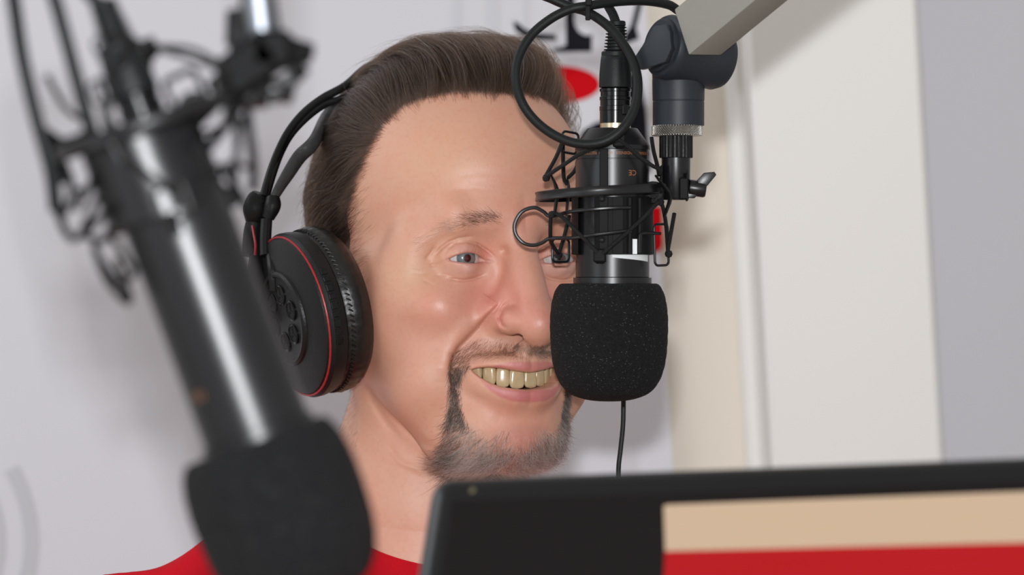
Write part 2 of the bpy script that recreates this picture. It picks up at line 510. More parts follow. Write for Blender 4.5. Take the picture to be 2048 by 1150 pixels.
def relax(v, F, amt=.5):
    e = np.unique(edges_of(F), axis=0); n = len(v)
    c = np.bincount(e[:, 0], minlength=n) + np.bincount(e[:, 1], minlength=n)
    s = np.stack([np.bincount(e[:, 0], v[e[:, 1], k], n) + np.bincount(e[:, 1], v[e[:, 0], k], n) for k in range(3)], 1)
    return v + amt * (s / np.maximum(c, 1)[:, None] - v)
def subdivide(v, F):
    m = len(F); e = edges_of(F)
    key = e[:, 0] * (len(v) + 1) + e[:, 1]
    _, first, inv = np.unique(key, return_index=True, return_inverse=True)
    ue = e[first]
    ev = (v[ue[:, 0]] + v[ue[:, 1]]) / 2; fv = v[F].mean(1)
    n0 = len(v); n1 = n0 + len(ev)
    V2 = np.concatenate([v, ev, fv])
    E = (inv.reshape(4, m).T + n0); fc = np.arange(m) + n1
    Q = np.concatenate([np.stack([F[:, k], E[:, k], fc, E[:, (k - 1) % 4]], 1) for k in range(4)])
    return V2, Q
def polygonise(fn, lo, hi, h, subs, chunk=400000, base_detail=False):
    lo, hi = np.array(lo, float), np.array(hi, float)
    g = [np.arange(lo[k], hi[k] + h, h) for k in range(3)]
    P = np.stack(np.meshgrid(*g, indexing='ij'), -1)
    sh = P.shape[:3]; P = P.reshape(-1, 3)
    f = np.concatenate([fn(P[i:i + chunk]) for i in range(0, len(P), chunk)]).reshape(sh)
    v, F = surface_nets(f, lo, h)
    for s in range(subs + 1):
        if s: v, F = subdivide(v, F)
        v = relax(v, F, .5)
        v = project(fn, v, 2, h)
    return v, F

skv, skF = polygonise(skin_sdf, (-106, -250, -116), (106, 124, 122), 2.4, 2)
keep = skv[skF].mean(1)[:, 1] > -246
skF = skF[keep]
_f0, _g = grad(skin_sdf, skv)
skN = _g / (np.linalg.norm(_g, axis=1)[:, None] + 1e-9)
ska, skb = mirror_px(skv)
# ---- skin colour per vertex, with dark mouth and nostril recesses painted in
def lerp(c, t, w): return c + (np.asarray(t)[None, :] - c) * w[:, None]
gs = lambda cx, cy, wx, wy=None: np.exp(-((ska - cx) / wx) ** 2 - ((skb - cy) / (wy or wx)) ** 2)
front = np.clip((skv[:, 2] - 20) / 30, 0, 1)
C = np.tile(np.array([[.60, .318, .222]]), (len(skv), 1))
C = lerp(C, (.58, .35, .20), .6 * gs(815, 560, 60, 60) * front)
C = lerp(C, (.60, .34, .205), .5 * gs(880, 320, 130, 90) * front)
RED = (.60, .22, .175)
for cx, cy, wx, wy, a_ in [(975, 600, 44, 40, .8), (1030, 560, 50, 60, .3), (850, 640, 110, 80, .25), (1000, 440, 90, 50, .2), (905, 610, 60, 40, .35), (1040, 610, 50, 40, .45), (1085, 640, 40, 40, .55), (1040, 880, 55, 42, .8), (1000, 815, 60, 24, .35), (1065, 455, 40, 50, .35), (975, 505, 16, 10, .7), (1000, 640, 10, 22, .7), (720, 560, 40, 80, .3), (940, 700, 40, 26, .4), (760, 800, 60, 60, .15), (1000, 350, 50, 40, .25)]:
    C = lerp(C, RED, a_ * gs(cx, cy, wx, wy) * front)
C = lerp(C, (.58, .33, .29), .7 * gs(935, 540, 40, 13) * front)
C = lerp(C, (.52, .24, .20), .6 * gs(930, 496, 32, 8) * front)
# lips
P3 = np.abs(skv) * np.array([1, 0, 0]) + skv * np.array([0, 1, 1])
dl = np.full(len(skv), 99.0)
for L, R_ in ((UPLIP, UPR), (LOLIP, LOR)):
    for i in range(len(L) - 1):
        dl = np.minimum(dl, cap(P3[:, 0], P3[:, 1], P3[:, 2], L[i], L[i + 1], R_[i], R_[i + 1]))
for lp, am_ in (([(975, 735), (1000, 728), (1030, 723), (1056, 724), (1100, 724), (1100, 742), (1056, 742), (1028, 739), (1000, 737)], .75), ([(962, 762), (985, 772), (1010, 779), (1100, 783), (1100, 804), (1056, 805), (1025, 803), (1000, 794), (980, 781)], .85)):
    C = lerp(C, (.50, .145, .15), np.clip(.5 - poly_sd(ska, skb, lp) / 5, 0, 1) * am_ * front * (skv[:, 1] < -50))
# inside of mouth and nostril darkened as painted shade; reddish lid rim
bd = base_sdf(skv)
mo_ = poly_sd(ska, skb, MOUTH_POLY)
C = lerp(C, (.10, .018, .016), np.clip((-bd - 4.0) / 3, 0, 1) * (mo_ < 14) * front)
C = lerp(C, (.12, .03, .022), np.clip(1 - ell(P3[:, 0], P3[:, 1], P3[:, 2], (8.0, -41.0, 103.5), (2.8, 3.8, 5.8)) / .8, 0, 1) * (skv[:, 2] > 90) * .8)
ey_ = poly_sd(ska, skb, EYE_POLY)
C = lerp(C, (.45, .17, .15), np.clip(1 - np.abs(ey_ + 1) / 5, 0, 1) * .55 * front)
# shadow of shaved hair on the skin (roots), scalp under the hair
BEARD_POLY = [(905, 708), (925, 695), (960, 676), (1000, 672), (1030, 682), (1060, 690), (1085, 692), (1085, 722), (1056, 722), (1020, 716), (975, 722), (942, 732), (925, 745), (917, 775), (922, 815), (935, 845), (975, 868), (1020, 852), (1090, 850), (1090, 962), (1020, 960), (960, 955), (895, 955), (885, 925), (886, 895), (893, 855), (897, 830), (901, 790), (899, 745)]
C = lerp(C, (.30, .20, .17), np.clip(.5 - poly_sd(ska, skb, BEARD_POLY) / 12, 0, 1) * .22 * front)
FACE_POLY = [(735, 640), (722, 560), (704, 505), (694, 455), (705, 410), (716, 365), (732, 318), (752, 280), (778, 243), (815, 214), (865, 197), (920, 190), (1012, 192), (1100, 192), (1250, 700), (1250, 1400), (600, 1400), (650, 800)]
fp = poly_sd(ska, skb, FACE_POLY)
hairm = np.where(skv[:, 2] > 12 + 0 * fp, np.clip(fp / 10, 0, 1), 1.0) * (skv[:, 1] > -8 + .35 * skv[:, 2]) 
hairm = np.maximum(hairm, (skv[:, 2] < -30) * (skv[:, 1] > -62) * (skv[:, 2] < 10))
hairm *= (skv[:, 1] > -70)
C = lerp(C, (.06, .04, .03), hairm * .9)
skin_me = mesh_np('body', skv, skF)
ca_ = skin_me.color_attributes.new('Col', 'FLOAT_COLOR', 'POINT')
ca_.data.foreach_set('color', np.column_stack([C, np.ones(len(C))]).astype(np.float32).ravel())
at = skin_me.attributes.new('oil', 'FLOAT', 'POINT')
oil = .25 + .75 * np.clip(gs(905, 630, 55) + gs(1095, 645, 25) + .3 * gs(960, 370, 130, 60) + .5 * gs(1000, 600, 30) + .5 * gs(940, 550, 40, 20), 0, 1)
at.data.foreach_set('value', oil.astype(np.float32))

m, nt, p = new_mat('skin')
vc = N(nt, 'ShaderNodeVertexColor', layer_name='Col'); tc = N(nt, 'ShaderNodeTexCoord')
n1 = N(nt, 'ShaderNodeTexNoise', Scale=55.0, Detail=5.0, Roughness=.65)
n2 = N(nt, 'ShaderNodeTexNoise', Scale=420.0, Detail=3.0)
vo = N(nt, 'ShaderNodeTexVoronoi', Scale=900.0)
for q in (n1, n2, vo): nt.links.new(tc.outputs['Object'], q.inputs['Vector'])
mr = N(nt, 'ShaderNodeMapRange'); mr.inputs[1].default_value = .38; mr.inputs[2].default_value = .68
nt.links.new(n1.outputs['Fac'], mr.inputs[0])
mx = N(nt, 'ShaderNodeMix', data_type='RGBA', blend_type='MULTIPLY'); mx.inputs[7].default_value = (1.0, .80, .76, 1)
ml = N(nt, 'ShaderNodeMath', operation='MULTIPLY'); ml.inputs[1].default_value = .45
nt.links.new(mr.outputs[0], ml.inputs[0]); nt.links.new(ml.outputs[0], mx.inputs[0]); nt.links.new(vc.outputs['Color'], mx.inputs[6])
mx2 = N(nt, 'ShaderNodeMix', data_type='RGBA', blend_type='MULTIPLY'); mx2.inputs[7].default_value = (.86, .80, .78, 1)
mr2 = N(nt, 'ShaderNodeMapRange'); mr2.inputs[1].default_value = .5; mr2.inputs[2].default_value = .75; mr2.inputs[4].default_value = .35
nt.links.new(n2.outputs['Fac'], mr2.inputs[0]); nt.links.new(mr2.outputs[0], mx2.inputs[0]); nt.links.new(mx.outputs[2], mx2.inputs[6])
nt.links.new(mx2.outputs[2], p.inputs['Base Color'])
p.inputs['Subsurface Weight'].default_value = .25
p.inputs['Subsurface Radius'].default_value = (1.0, .35, .2); p.inputs['Subsurface Scale'].default_value = .004
oa = N(nt, 'ShaderNodeAttribute', attribute_name='oil')
mr3 = N(nt, 'ShaderNodeMapRange'); mr3.inputs[3].default_value = .56; mr3.inputs[4].default_value = .43
nt.links.new(oa.outputs['Fac'], mr3.inputs[0]); nt.links.new(mr3.outputs[0], p.inputs['Roughness'])
p.inputs['Specular IOR Level'].default_value = .75
ad = N(nt, 'ShaderNodeMath', operation='ADD'); nt.links.new(n2.outputs['Fac'], ad.inputs[0]); vm_ = N(nt, 'ShaderNodeMath', operation='MULTIPLY'); vm_.inputs[1].default_value = .4; nt.links.new(vo.outputs['Distance'], vm_.inputs[0]); nt.links.new(vm_.outputs[0], ad.inputs[1])
bp = N(nt, 'ShaderNodeBump', Strength=.16, Distance=.0005); nt.links.new(ad.outputs[0], bp.inputs['Height']); nt.links.new(bp.outputs['Normal'], p.inputs['Normal'])
M['skin'] = m

person = empty('person', HM, 'smiling man with swept-back brown hair, grey goatee and red shirt, sitting behind the studio microphones', 'person')
def hchild(name, me, mt, label=None, parent=None):
    o = link(name, me, mt, parent or person, None, label); return o
body = hchild('body', skin_me, M['skin'])

# ---- eyeballs
def eyeball():
    n = 64; v = []; f = []
    rows = 40
    for i in range(rows + 1):
        th = math.pi * (i / rows) ** 1.35
        r = EYE_R + .9 * math.exp(-(th / .36) ** 4)
        for k in range(n):
            a = 2 * math.pi * k / n
            v.append((r * math.sin(th) * math.cos(a), r * math.sin(th) * math.sin(a), r * math.cos(th)))
    for i in range(rows):
        for k in range(n): f.append((i * n + k, i * n + (k + 1) % n, (i + 1) * n + (k + 1) % n, (i + 1) * n + k))
    return mesh_np('eyeball', v, np.array(f)[:, ::-1])
m, nt, p = new_mat('eye')
tc = N(nt, 'ShaderNodeTexCoord'); sx = N(nt, 'ShaderNodeSeparateXYZ'); nt.links.new(tc.outputs['Object'], sx.inputs[0])
cx_ = N(nt, 'ShaderNodeCombineXYZ'); nt.links.new(sx.outputs[0], cx_.inputs[0]); nt.links.new(sx.outputs[1], cx_.inputs[1])
ln = N(nt, 'ShaderNodeVectorMath', operation='LENGTH'); nt.links.new(cx_.outputs[0], ln.inputs[0])
sc_ = N(nt, 'ShaderNodeMath', operation='MULTIPLY'); sc_.inputs[1].default_value = 100.0; nt.links.new(ln.outputs['Value'], sc_.inputs[0])
cr = N(nt, 'ShaderNodeValToRGB'); el = cr.color_ramp.elements
el[0].position = 0; el[0].color = (.055, .004, .003, 1)  # pupil painted dark red, the flash's red-eye put into the colour
el[1].position = 1; el[1].color = (.62, .55, .53, 1)
for pos, c in ((.195, (.055, .004, .003)), (.225, (.10, .10, .10)), (.27, (.14, .165, .175)), (.44, (.105, .13, .145)), (.51, (.08, .10, .12)), (.555, (.12, .13, .14)), (.60, (.60, .54, .53))):
    e_ = el.new(pos); e_.color = (*c, 1)
nt.links.new(sc_.outputs[0], cr.inputs[0])
nz = N(nt, 'ShaderNodeTexNoise', Scale=900.0, Detail=2.0); nt.links.new(tc.outputs['Object'], nz.inputs['Vector'])
mm = N(nt, 'ShaderNodeMix', data_type='RGBA', blend_type='MULTIPLY'); mm.inputs[0].default_value = .35
nt.links.new(cr.outputs[0], mm.inputs[6]); nt.links.new(nz.outputs['Fac'], mm.inputs[7]); nt.links.new(mm.outputs[2], p.inputs['Base Color'])
p.inputs['Roughness'].default_value = .3; p.inputs['Coat Weight'].default_value = 1; p.inputs['Coat Roughness'].default_value = .07
M['eye'] = m
eme = eyeball()
# the pupil sits on this pixel's ray
pc = np.array([-EYE_C[0], EYE_C[1], EYE_C[2]])
best = None
for a_ in np.linspace(-30, 50, 161):
    for b_ in np.linspace(-15, 15, 61):
        a1, b1 = math.radians(a_), math.radians(b_)
        dv = np.array([math.sin(a1) * math.cos(b1), math.sin(b1), math.cos(a1) * math.cos(b1)])
        q = to_px((pc + dv * 12.9)[None])
        er = (q[0][0] - 935.5) ** 2 + (q[1][0] - 516.0) ** 2
        if best is None or er < best[0]: best = (er, dv)
gz = Vector(best[1])
for sx_ in (-1, 1):
    o = hchild('eyeball', eme, M['eye'])
    o.matrix_local = Matrix.Translation(Vector((sx_ * EYE_C[0], EYE_C[1], EYE_C[2])) * .001) @ gz.to_track_quat('Z', 'Y').to_matrix().to_4x4()

# ---- teeth
m = mat('enamel', (.50, .375, .215), .16, noise=.15, nscale=300, coat=.6)
m.node_tree.nodes['Principled BSDF'].inputs['Subsurface Weight'].default_value = .15
m.node_tree.nodes['Principled BSDF'].inputs['Subsurface Scale'].default_value = .002
M['enamel'] = m
def tooth(w, hgt, dep, point):
    n, rows = 32, 20; v = []; f = []
    for i in range(rows + 1):
        t = i / rows; yy = -hgt / 2 + hgt * t
        prof = (1 - abs(2 * t - 1) ** 3.4) ** (1 / 3.4) if 0 < t < 1 else 0.02
        ww = (w / 2) * prof * (1.06 - .12 * t - point * .3 * (1 - t) ** 2)
        dd = (dep / 2) * prof * (.35 + .65 * t)
        for k in range(n):
            a = 2 * math.pi * k / n; c, s_ = math.cos(a), math.sin(a)
            v.append((ww * np.sign(c) * abs(c) ** .65, yy, dd * np.sign(s_) * abs(s_) ** .75 + (1 - t) * .8))
    for i in range(rows):
        for k in range(n): f.append((i * n + k, i * n + (k + 1) % n, (i + 1) * n + (k + 1) % n, (i + 1) * n + k))
    f.append(tuple(range(n - 1, -1, -1))); f.append(tuple(rows * n + k for k in range(n)))
    return mesh_np('tooth', v, f)
TE = [(4.1, 8.6, 13, 6, .05, -66.9), (11.2, 7.8, 12.5, 6, .1, -66.4), (17.2, 7.9, 12.5, 7, .45, -65.6), (22.6, 7.4, 11, 8, .3, -63.8), (27, 7.2, 10, 9, .3, -62.0), (31, 7.2, 9, 9, .3, -61)]
for (tx, tw, th, td, pt, ty) in TE:
    tm = tooth(tw, th, td, pt)
    for sg in (-1, 1):
        o = hchild('tooth', tm, M['enamel'])
        zz = 94 - .0245 * tx * tx
        an = sg * math.atan(.048 * tx) + random.uniform(-.07, .07)
        o.matrix_local = Matrix.Translation(Vector((sg * tx, ty + (sg > 0) * .25, zz - 2)) * .001) @ Matrix.Rotation(an, 4, 'Y') @ Matrix.Rotation(math.radians(-6), 4, 'X')
TL = [(3.0, 5.6), (8.7, 5.8), (14.6, 6.4), (20.8, 6.6)]
for tx, tw in TL:      # lower row, mostly in the dark behind the lip
    tm = tooth(tw, 9, 5, .2)
    for sg in (-1, 1):
        o = hchild('tooth', tm, M['enamel'])
        o.matrix_local = Matrix.Translation(Vector((sg * tx, -78.5 + .010 * tx * tx, 86.5 - .026 * tx * tx)) * .001) @ Matrix.Rotation(sg * math.atan(.05 * tx), 4, 'Y') @ Matrix.Rotation(math.pi, 4, 'Z')
# ---- gum behind the teeth
g = MB()
gp = [(sx_ * 3.2, -59.5 + abs(sx_) * .12, 88 - .024 * (sx_ * 3.2) ** 2) for sx_ in range(-10, 11)]
g.tube(gp, 4.2, 12, smooth=2)
g.build('gum', mat('gum', (.33, .08, .07), .3), person)
# ------------------------------------------------------------------ hair of the man, strand by strand
def scalp(P):
    x, y, z = np.abs(P[..., 0]), P[..., 1], P[..., 2]
    d = ell(x, y, z, (0, 36, -4), (72.5, 80, 86))
    d = smin(d, ell(x, y, z, (0, 44, 22), (66, 60, 71)), 14)
    return smin(d, ell(x, y, z, (0, -34, 24), (62, 72, 62)), 22)
tri = skv[skF]
qa = np.linalg.norm(np.cross(tri[:, 2] - tri[:, 0], tri[:, 3] - tri[:, 1]), axis=1) / 2
def sample(prob, n):
    """n random points of the skin with a per-vertex density"""
    w = qa * prob[skF].mean(1); w = w / w.sum()
    i = rng.choice(len(w), n, p=w); u, v = rng.random(n)[:, None], rng.random(n)[:, None]
    T = tri[i]; Nn = skN[skF[i, 0]]
    P = (1 - u) * (1 - v) * T[:, 0] + u * (1 - v) * T[:, 1] + u * v * T[:, 2] + (1 - u) * v * T[:, 3]
    return P, Nn
def strands(name, pts, rad, mt, kind='stuff', label=None, dark=None):
    """pts: (n, k, 3) mm"""
    n, k, _ = pts.shape
    hc = bpy.data.hair_curves.new(name)
    hc.add_curves([k] * n)
    hc.attributes['position'].data.foreach_set('vector', (pts * .001).astype(np.float32).ravel())
    ra = hc.attributes.get('radius') or hc.attributes.new('radius', 'FLOAT', 'POINT')
    t = np.linspace(0, 1, k); prof = np.clip(1.15 - t ** 2 * .95, .15, 1) * np.clip(.45 + 4 * t, 0, 1)
    rr = (rad if np.ndim(rad) else np.full(n, rad))[:, None] * prof[None] * .001
    ra.data.foreach_set('value', rr.astype(np.float32).ravel())
    if dark is not None:
        a = hc.attributes.new('tone', 'FLOAT', 'POINT'); a.data.foreach_set('value', np.repeat(dark, k).astype(np.float32))
    hc.materials.append(mt)
    o = bpy.data.objects.new(name, hc); COL.objects.link(o); o.parent = person
    if kind: o['kind'] = kind
    if label: o['label'] = label
    return o
def hair_mat(name, stops, rough=.32, attr=True):
    m = bpy.data.materials.new(name); m.use_nodes = True; nt = m.node_tree
    nt.nodes.clear()
    out = nt.nodes.new('ShaderNodeOutputMaterial'); h = nt.nodes.new('ShaderNodeBsdfHairPrincipled')
    h.parametrization = 'COLOR'
    at = N(nt, 'ShaderNodeAttribute', attribute_name='tone')
    r = nt.nodes.new('ShaderNodeValToRGB'); e = r.color_ramp.elements
    e[0].position = stops[0][0]; e[0].color = (*stops[0][1], 1); e[1].position = stops[-1][0]; e[1].color = (*stops[-1][1], 1)
    for s, c in stops[1:-1]:
        q = e.new(s); q.color = (*c, 1)
    nt.links.new(at.outputs['Fac'], r.inputs[0]); nt.links.new(r.outputs[0], h.inputs['Color'])
    h.inputs['Roughness'].default_value = rough; h.inputs['Radial Roughness'].default_value = .5
    h.inputs['Random Roughness'].default_value = .3
    nt.links.new(h.outputs[0], out.inputs[0])
    return m
def nrm(a): return a / (np.linalg.norm(a, axis=-1, keepdims=True) + 1e-9)
def smooth01(t): t = np.clip(t, 0, 1); return t * t * (3 - 2 * t)

# density on the scalp, thinning at the temples
fpv = poly_sd(ska, skb, FACE_POLY)
tmpl = np.exp(-((ska - 700) / 45) ** 2 - ((skb - 420) / 60) ** 2)
inz = skv[:, 2] > 8
fpv = fpv + 7 * np.sin(ska * .11) * np.sin(skb * .07 + 1) + 4 * np.sin(ska * .31 + skb * .2)
dens = np.where(inz, np.clip((fpv + 6) / (16 + 40 * tmpl), 0, 1), 1.0)
dens *= (skv[:, 1] > -18 + .30 * skv[:, 2]) | ((skv[:, 2] < -12) & (skv[:, 1] > -64))
dens *= ~((skv[:, 1] < 20) & (skv[:, 2] > 34))
NH = 76000
root, nor = sample(dens, NH)
sgn = np.sign(root[:, 0]); ax_ = np.abs(root[:, 0])
top = smooth01((root[:, 1] - 45) / 45) ; front_ = smooth01((root[:, 2] + 10) / 60)
far = smooth01((root[:, 0] - 0) / 45) * front_ * smooth01((root[:, 1] - 30) / 40)
low_ = 1 - smooth01((root[:, 1] - 35) / 45)
Hh = (2.0 + 6.5 * low_ * smooth01((20 - root[:, 2]) / 40) + 14.5 * (1 - .55 * smooth01((-root[:, 0] - 22) / 35)) * top * (.5 + .5 * front_) + 13 * far) * (.25 + .75 * np.sqrt(rng.random(NH)))
Lh = (24 + 38 * top + 14 * front_ * top) * (.75 + .4 * rng.random(NH))
K = 11
pos = np.empty((NH, K, 3)); pos[:, 0] = root - nor * .3; cur = pos[:, 0].copy()
jit = rng.normal(0, .09, (NH, 3))
lf = np.stack([np.sin(root[:, 0] * .11 + 1.3 * np.sin(root[:, 1] * .07)) , np.sin(root[:, 1] * .13 + root[:, 2] * .06 + 2), 0 * root[:, 0]], 1) * .20 + np.stack([np.sin(root[:, 2] * .31 + root[:, 0] * .23), np.sin(root[:, 0] * .29 - root[:, 2] * .17), 0 * root[:, 0]], 1) * .10
jit = jit + lf
swirl = rng.normal(0, 1, (NH,))
for k in range(1, K):
    t = k / (K - 1); st = (Lh / (K - 1))[:, None]
    f0, g = grad(scalp, cur, .5); g = nrm(g)
    side = smooth01((np.abs(cur[:, 0]) - 38) / 28) * smooth01((95 - cur[:, 1]) / 40)
    c = np.stack([(1 - side) * (front_ * (.75 - 1.1 * t) - .15) + .35 * far * (1 - t), .75 * (1 - side) * front_ - .55 * side, -np.ones(NH)], 1) + jit
    c = nrm(c - (c * g).sum(1)[:, None] * g)
    ht = Hh * np.sin(min(1, t * 1.35) * math.pi / 2) * (1 - .25 * max(0, t - .75) * 4)
    lift = np.clip((ht - f0)[:, None] / st, -.7, 1.3)
    cur = cur + st * nrm(c + g * lift)
    pos[:, k] = cur
# clumping
NG = 1500
gi = rng.choice(NH, NG, replace=False)
near = np.empty(NH, int)
for i in range(0, NH, 4000):
    d2 = ((root[i:i + 4000, None] - root[None, gi]) ** 2).sum(-1); near[i:i + 4000] = gi[d2.argmin(1)]
tt = np.linspace(0, 1, K)[None, :, None]
cl = (.45 + .4 * rng.random(NH))[:, None, None] * tt ** 1.3
pos = pos * (1 - cl) + (pos[near] + (root - root[near])[:, None] * .35) * cl
# stray wisps
fly = rng.random(NH) < .09
pos += (rng.normal(0, 1, (NH, 1, 3)) * np.where(fly, 4.0, .5)[:, None, None]) * tt ** 2
wav = np.sin(tt * 7 + rng.random((NH, 1, 1)) * 6.28) * rng.normal(0, .35, (NH, 1, 3)); pos += wav * tt
tone = rng.random(NH) * .8; grey = rng.random(NH) < (.02 + .08 * smooth01((40 - root[:, 1]) / 60)); tone[grey] = .9 + .1 * rng.random(grey.sum())
M['hair'] = hair_mat('hair', [(0, (.009, .004, .002)), (.5, (.024, .0115, .006)), (.8, (.050, .027, .015)), (.9, (.17, .13, .10)), (1, (.38, .34, .30))], .24)
# fine short hairs soften the hairline
hl = np.exp(-((fpv - 2) / 9) ** 2) * (skv[:, 2] > 6) * (skv[:, 1] > 10)
r3, n3_ = sample(hl, 4200); s3 = np.sign(r3[:, 0])
d3 = np.stack([-.25 * s3 + rng.normal(0, .25, 4200), .9 * smooth01((r3[:, 1] - 60) / 30) - .5 * (1 - smooth01((r3[:, 1] - 60) / 30)) + rng.normal(0, .2, 4200), -np.ones(4200)], 1)
d3 = nrm(d3 - (d3 * n3_).sum(1)[:, None] * n3_); t3 = np.linspace(0, 1, 5)[None, :, None]; L3 = (5 + 9 * rng.random(4200))[:, None, None]
strands('fine_hair', r3[:, None] + L3 * (d3[:, None] * t3 + n3_[:, None] * (.35 * t3 - .15 * t3 ** 2)), .034, M['hair'], dark=rng.random(4200) * .8)
strands('hair', pos, .065, M['hair'], dark=tone)
# short sideburn fuzz and temple wisps
pr = np.exp(-((ska - 705) / 26) ** 2 - ((skb - 430) / 85) ** 2) * (skv[:, 2] > 5) + .8 * np.exp(-((ska - 712) / 14) ** 2 - ((skb - 540) / 40) ** 2) * (skv[:, 2] > 0)
r2, n2_ = sample(pr, 900)
L2 = 6 + 10 * rng.random(900); K2 = 6; ts = np.linspace(0, 1, K2)[None, :, None]
d2_ = np.stack([np.sign(r2[:, 0]) * .05, -.55 + rng.normal(0, .18, 900), -.85 + rng.normal(0, .15, 900)], 1)
d2_ = nrm(d2_ - (d2_ * n2_).sum(1)[:, None] * n2_)
pp = r2[:, None] + d2_[:, None] * L2[:, None, None] * ts + n2_[:, None] * (.8 * np.sin(ts * 2.5)) + np.array([0, .0, -1.0])[None, None] * (L2[:, None, None] * .25 * ts ** 2)
strands('temple_hair', pp, .030, M['hair'], dark=rng.random(900) * .85)

# ---- whiskers
def whiskers(name, prob, n, dirf, L, mt, tonef, rad=.06, curl=.25, K=6):
    r, nn = sample(prob, n)
    a, b = mirror_px(r)
    s = np.sign(r[:, 0])
    d = dirf(a, b, s, n) + rng.normal(0, .22, (n, 3))
    d = d - (d * nn).sum(1)[:, None] * nn
    d = nrm(d)
    up = .30 + .35 * rng.random(n)
    LL = L(a, b) * (.6 + .6 * rng.random(n))
    t = np.linspace(0, 1, K)[None, :, None]
    dd = nrm(d + nn * up[:, None])
    cv = rng.normal(0, curl, (n, 3)) - nn * .35
    P = r[:, None] - nn[:, None] * .3 + LL[:, None, None] * (dd[:, None] * t + cv[:, None] * t ** 2 * .5)
    strands(name, P, rad * (.7 + .5 * rng.random(n)), mt, dark=tonef(a, b, n))
bz = poly_sd(ska, skb, BEARD_POLY)
inb = np.clip(.55 - bz / 9, 0, 1) * (skv[:, 2] > 15)
must = inb * np.clip((716 + 40 * (ska < 945) - skb) / 8, 0, 1) * (ska > 893)
strip = inb * (ska < 945) * np.clip((skb - 725) / 25, 0, 1) * np.clip((860 - skb) / 30, 0, 1)
goat = inb * np.clip((skb - 800) / 30, 0, 1)
goat *= 1 - .80 * np.exp(-((ska - 1048) / 52) ** 2 - ((skb - 870) / 30) ** 2)
goat *= np.clip((skb - 822 - .25 * np.abs(ska - 900)) / 16, .0, 1) + (ska < 925)
goat = np.clip(goat, 0, 1)
M['whisker'] = hair_mat('whisker', [(0, (.015, .009, .006)), (.35, (.034, .028, .024)), (.58, (.14, .125, .115)), (.78, (.50, .49, .48)), (1, (.90, .90, .90))], .35)
M['mustache'] = hair_mat('mustache', [(0, (.020, .011, .007)), (.35, (.060, .036, .022)), (.6, (.15, .098, .064)), (.8, (.34, .28, .23)), (1, (.75, .73, .70))], .35)
def dm(a, b, s, n):
    o = np.clip((1045 - a) / 120, 0, 1)
    return np.stack([s * (.15 + .75 * o), -np.ones(n), -.3 * o], 1)
def tone_m(a, b, n):
    base = rng.random(n)
    light = np.clip(1 - np.abs(a - 985) / 40, 0, 1) * .12
    return np.clip(base ** 1.1 * .9 + light - .35 * (a < 925), 0, 1)
whiskers('mustache', must * np.where((ska > 960) & (skb < 684), .35, 1), 5200, dm, lambda a, b: 4.8 + 0 * a, M['mustache'], tone_m, .042)
def ds(a, b, s, n): return np.stack([s * .25, -np.ones(n), -.1 * np.ones(n)], 1)
def dg(a, b, s, n):
    o = np.clip((1050 - a) / 140, 0, 1)
    return np.stack([s * (.1 + .9 * o), -np.ones(n) * (.8 + 0 * o), .25 - .3 * o], 1)
def tone_g(a, b, n):
    edge = np.exp(-((a - 898) / 22) ** 2)
    return np.clip(rng.random(n) ** (.6 + 1.4 * edge) + .12 * np.clip((b - 880) / 60, 0, 1) - .12 * edge, 0, 1)
bp_all = np.clip(strip + goat, 0, 1)
whiskers('beard', strip, 3000, ds, lambda a, b: 5.5 + 0 * a, M['whisker'], lambda a, b, n: rng.random(n) ** 2.2 * .75, .062)
whiskers('goatee', goat, 9500, dg, lambda a, b: 8.0 + 5.5 * np.clip((b - 850) / 80, 0, 1), M['whisker'], tone_g, .06, curl=.35)
# ---- brows and lashes
BROW = [(836, 482), (850, 462), (880, 447), (915, 436), (950, 428), (985, 428), (1004, 436), (1002, 447), (975, 446), (940, 452), (905, 462), (870, 478), (845, 495)]
br = np.clip(.6 - poly_sd(ska, skb, BROW) / 8, 0, 1) * (skv[:, 2] > 40)
br *= .25 + .75 * np.clip((ska - 880) / 80, 0, 1) * np.exp(-((skb - 440) / 14) ** 2) + .25 * np.exp(-((ska - 960) / 40) ** 2)
def db(a, b, s, n):
    o = np.clip((1000 - a) / 150, 0, 1)
    return np.stack([s * (.8 + .2 * o), .55 - 1.0 * o, -.3 - .3 * o], 1)
whiskers('eyebrow', br, 1500, db, lambda a, b: 6.8 + 0 * a, M['whisker'], lambda a, b, n: np.clip(.42 + rng.random(n) * .5 - .30 * (a > 930), 0, 1), .038, curl=.15, K=5)
UPE = catmull([(899, 517), (907, 511), (920, 507), (937, 505), (953, 507), (966, 514)], 6)
la = []; lt = []
for sg in (-1, 1):
    for i in range(26):
        q = UPE[min(len(UPE) - 1, int(rng.random() * len(UPE)))]
        Z = EYE_C[2] + 12.6; r = from_px(q[0], q[1], Z=Z)
        dx = (r[0] + EYE_C[0]); Z = EYE_C[2] + math.sqrt(max(20, 13.4 ** 2 - dx * dx - 9)); r = from_px(q[0], q[1], Z=Z)
        r[0] *= -sg if r[0] < 0 else 1
        r[0] = sg * abs(r[0])
        o = (abs(r[0]) - 30) / 12
        d = np.array([sg * (.45 * o + .15), .1 + .15 * rng.random(), .9]); L = 3.2 * (.6 + .5 * rng.random())
        la.append([r + d * L * t + np.array([0, 1.8 * t * t, 0]) for t in np.linspace(0, 1, 5)]); lt.append(.15 * rng.random())
strands('eyelashes', np.array(la), .03, M['whisker'], dark=np.array(lt))
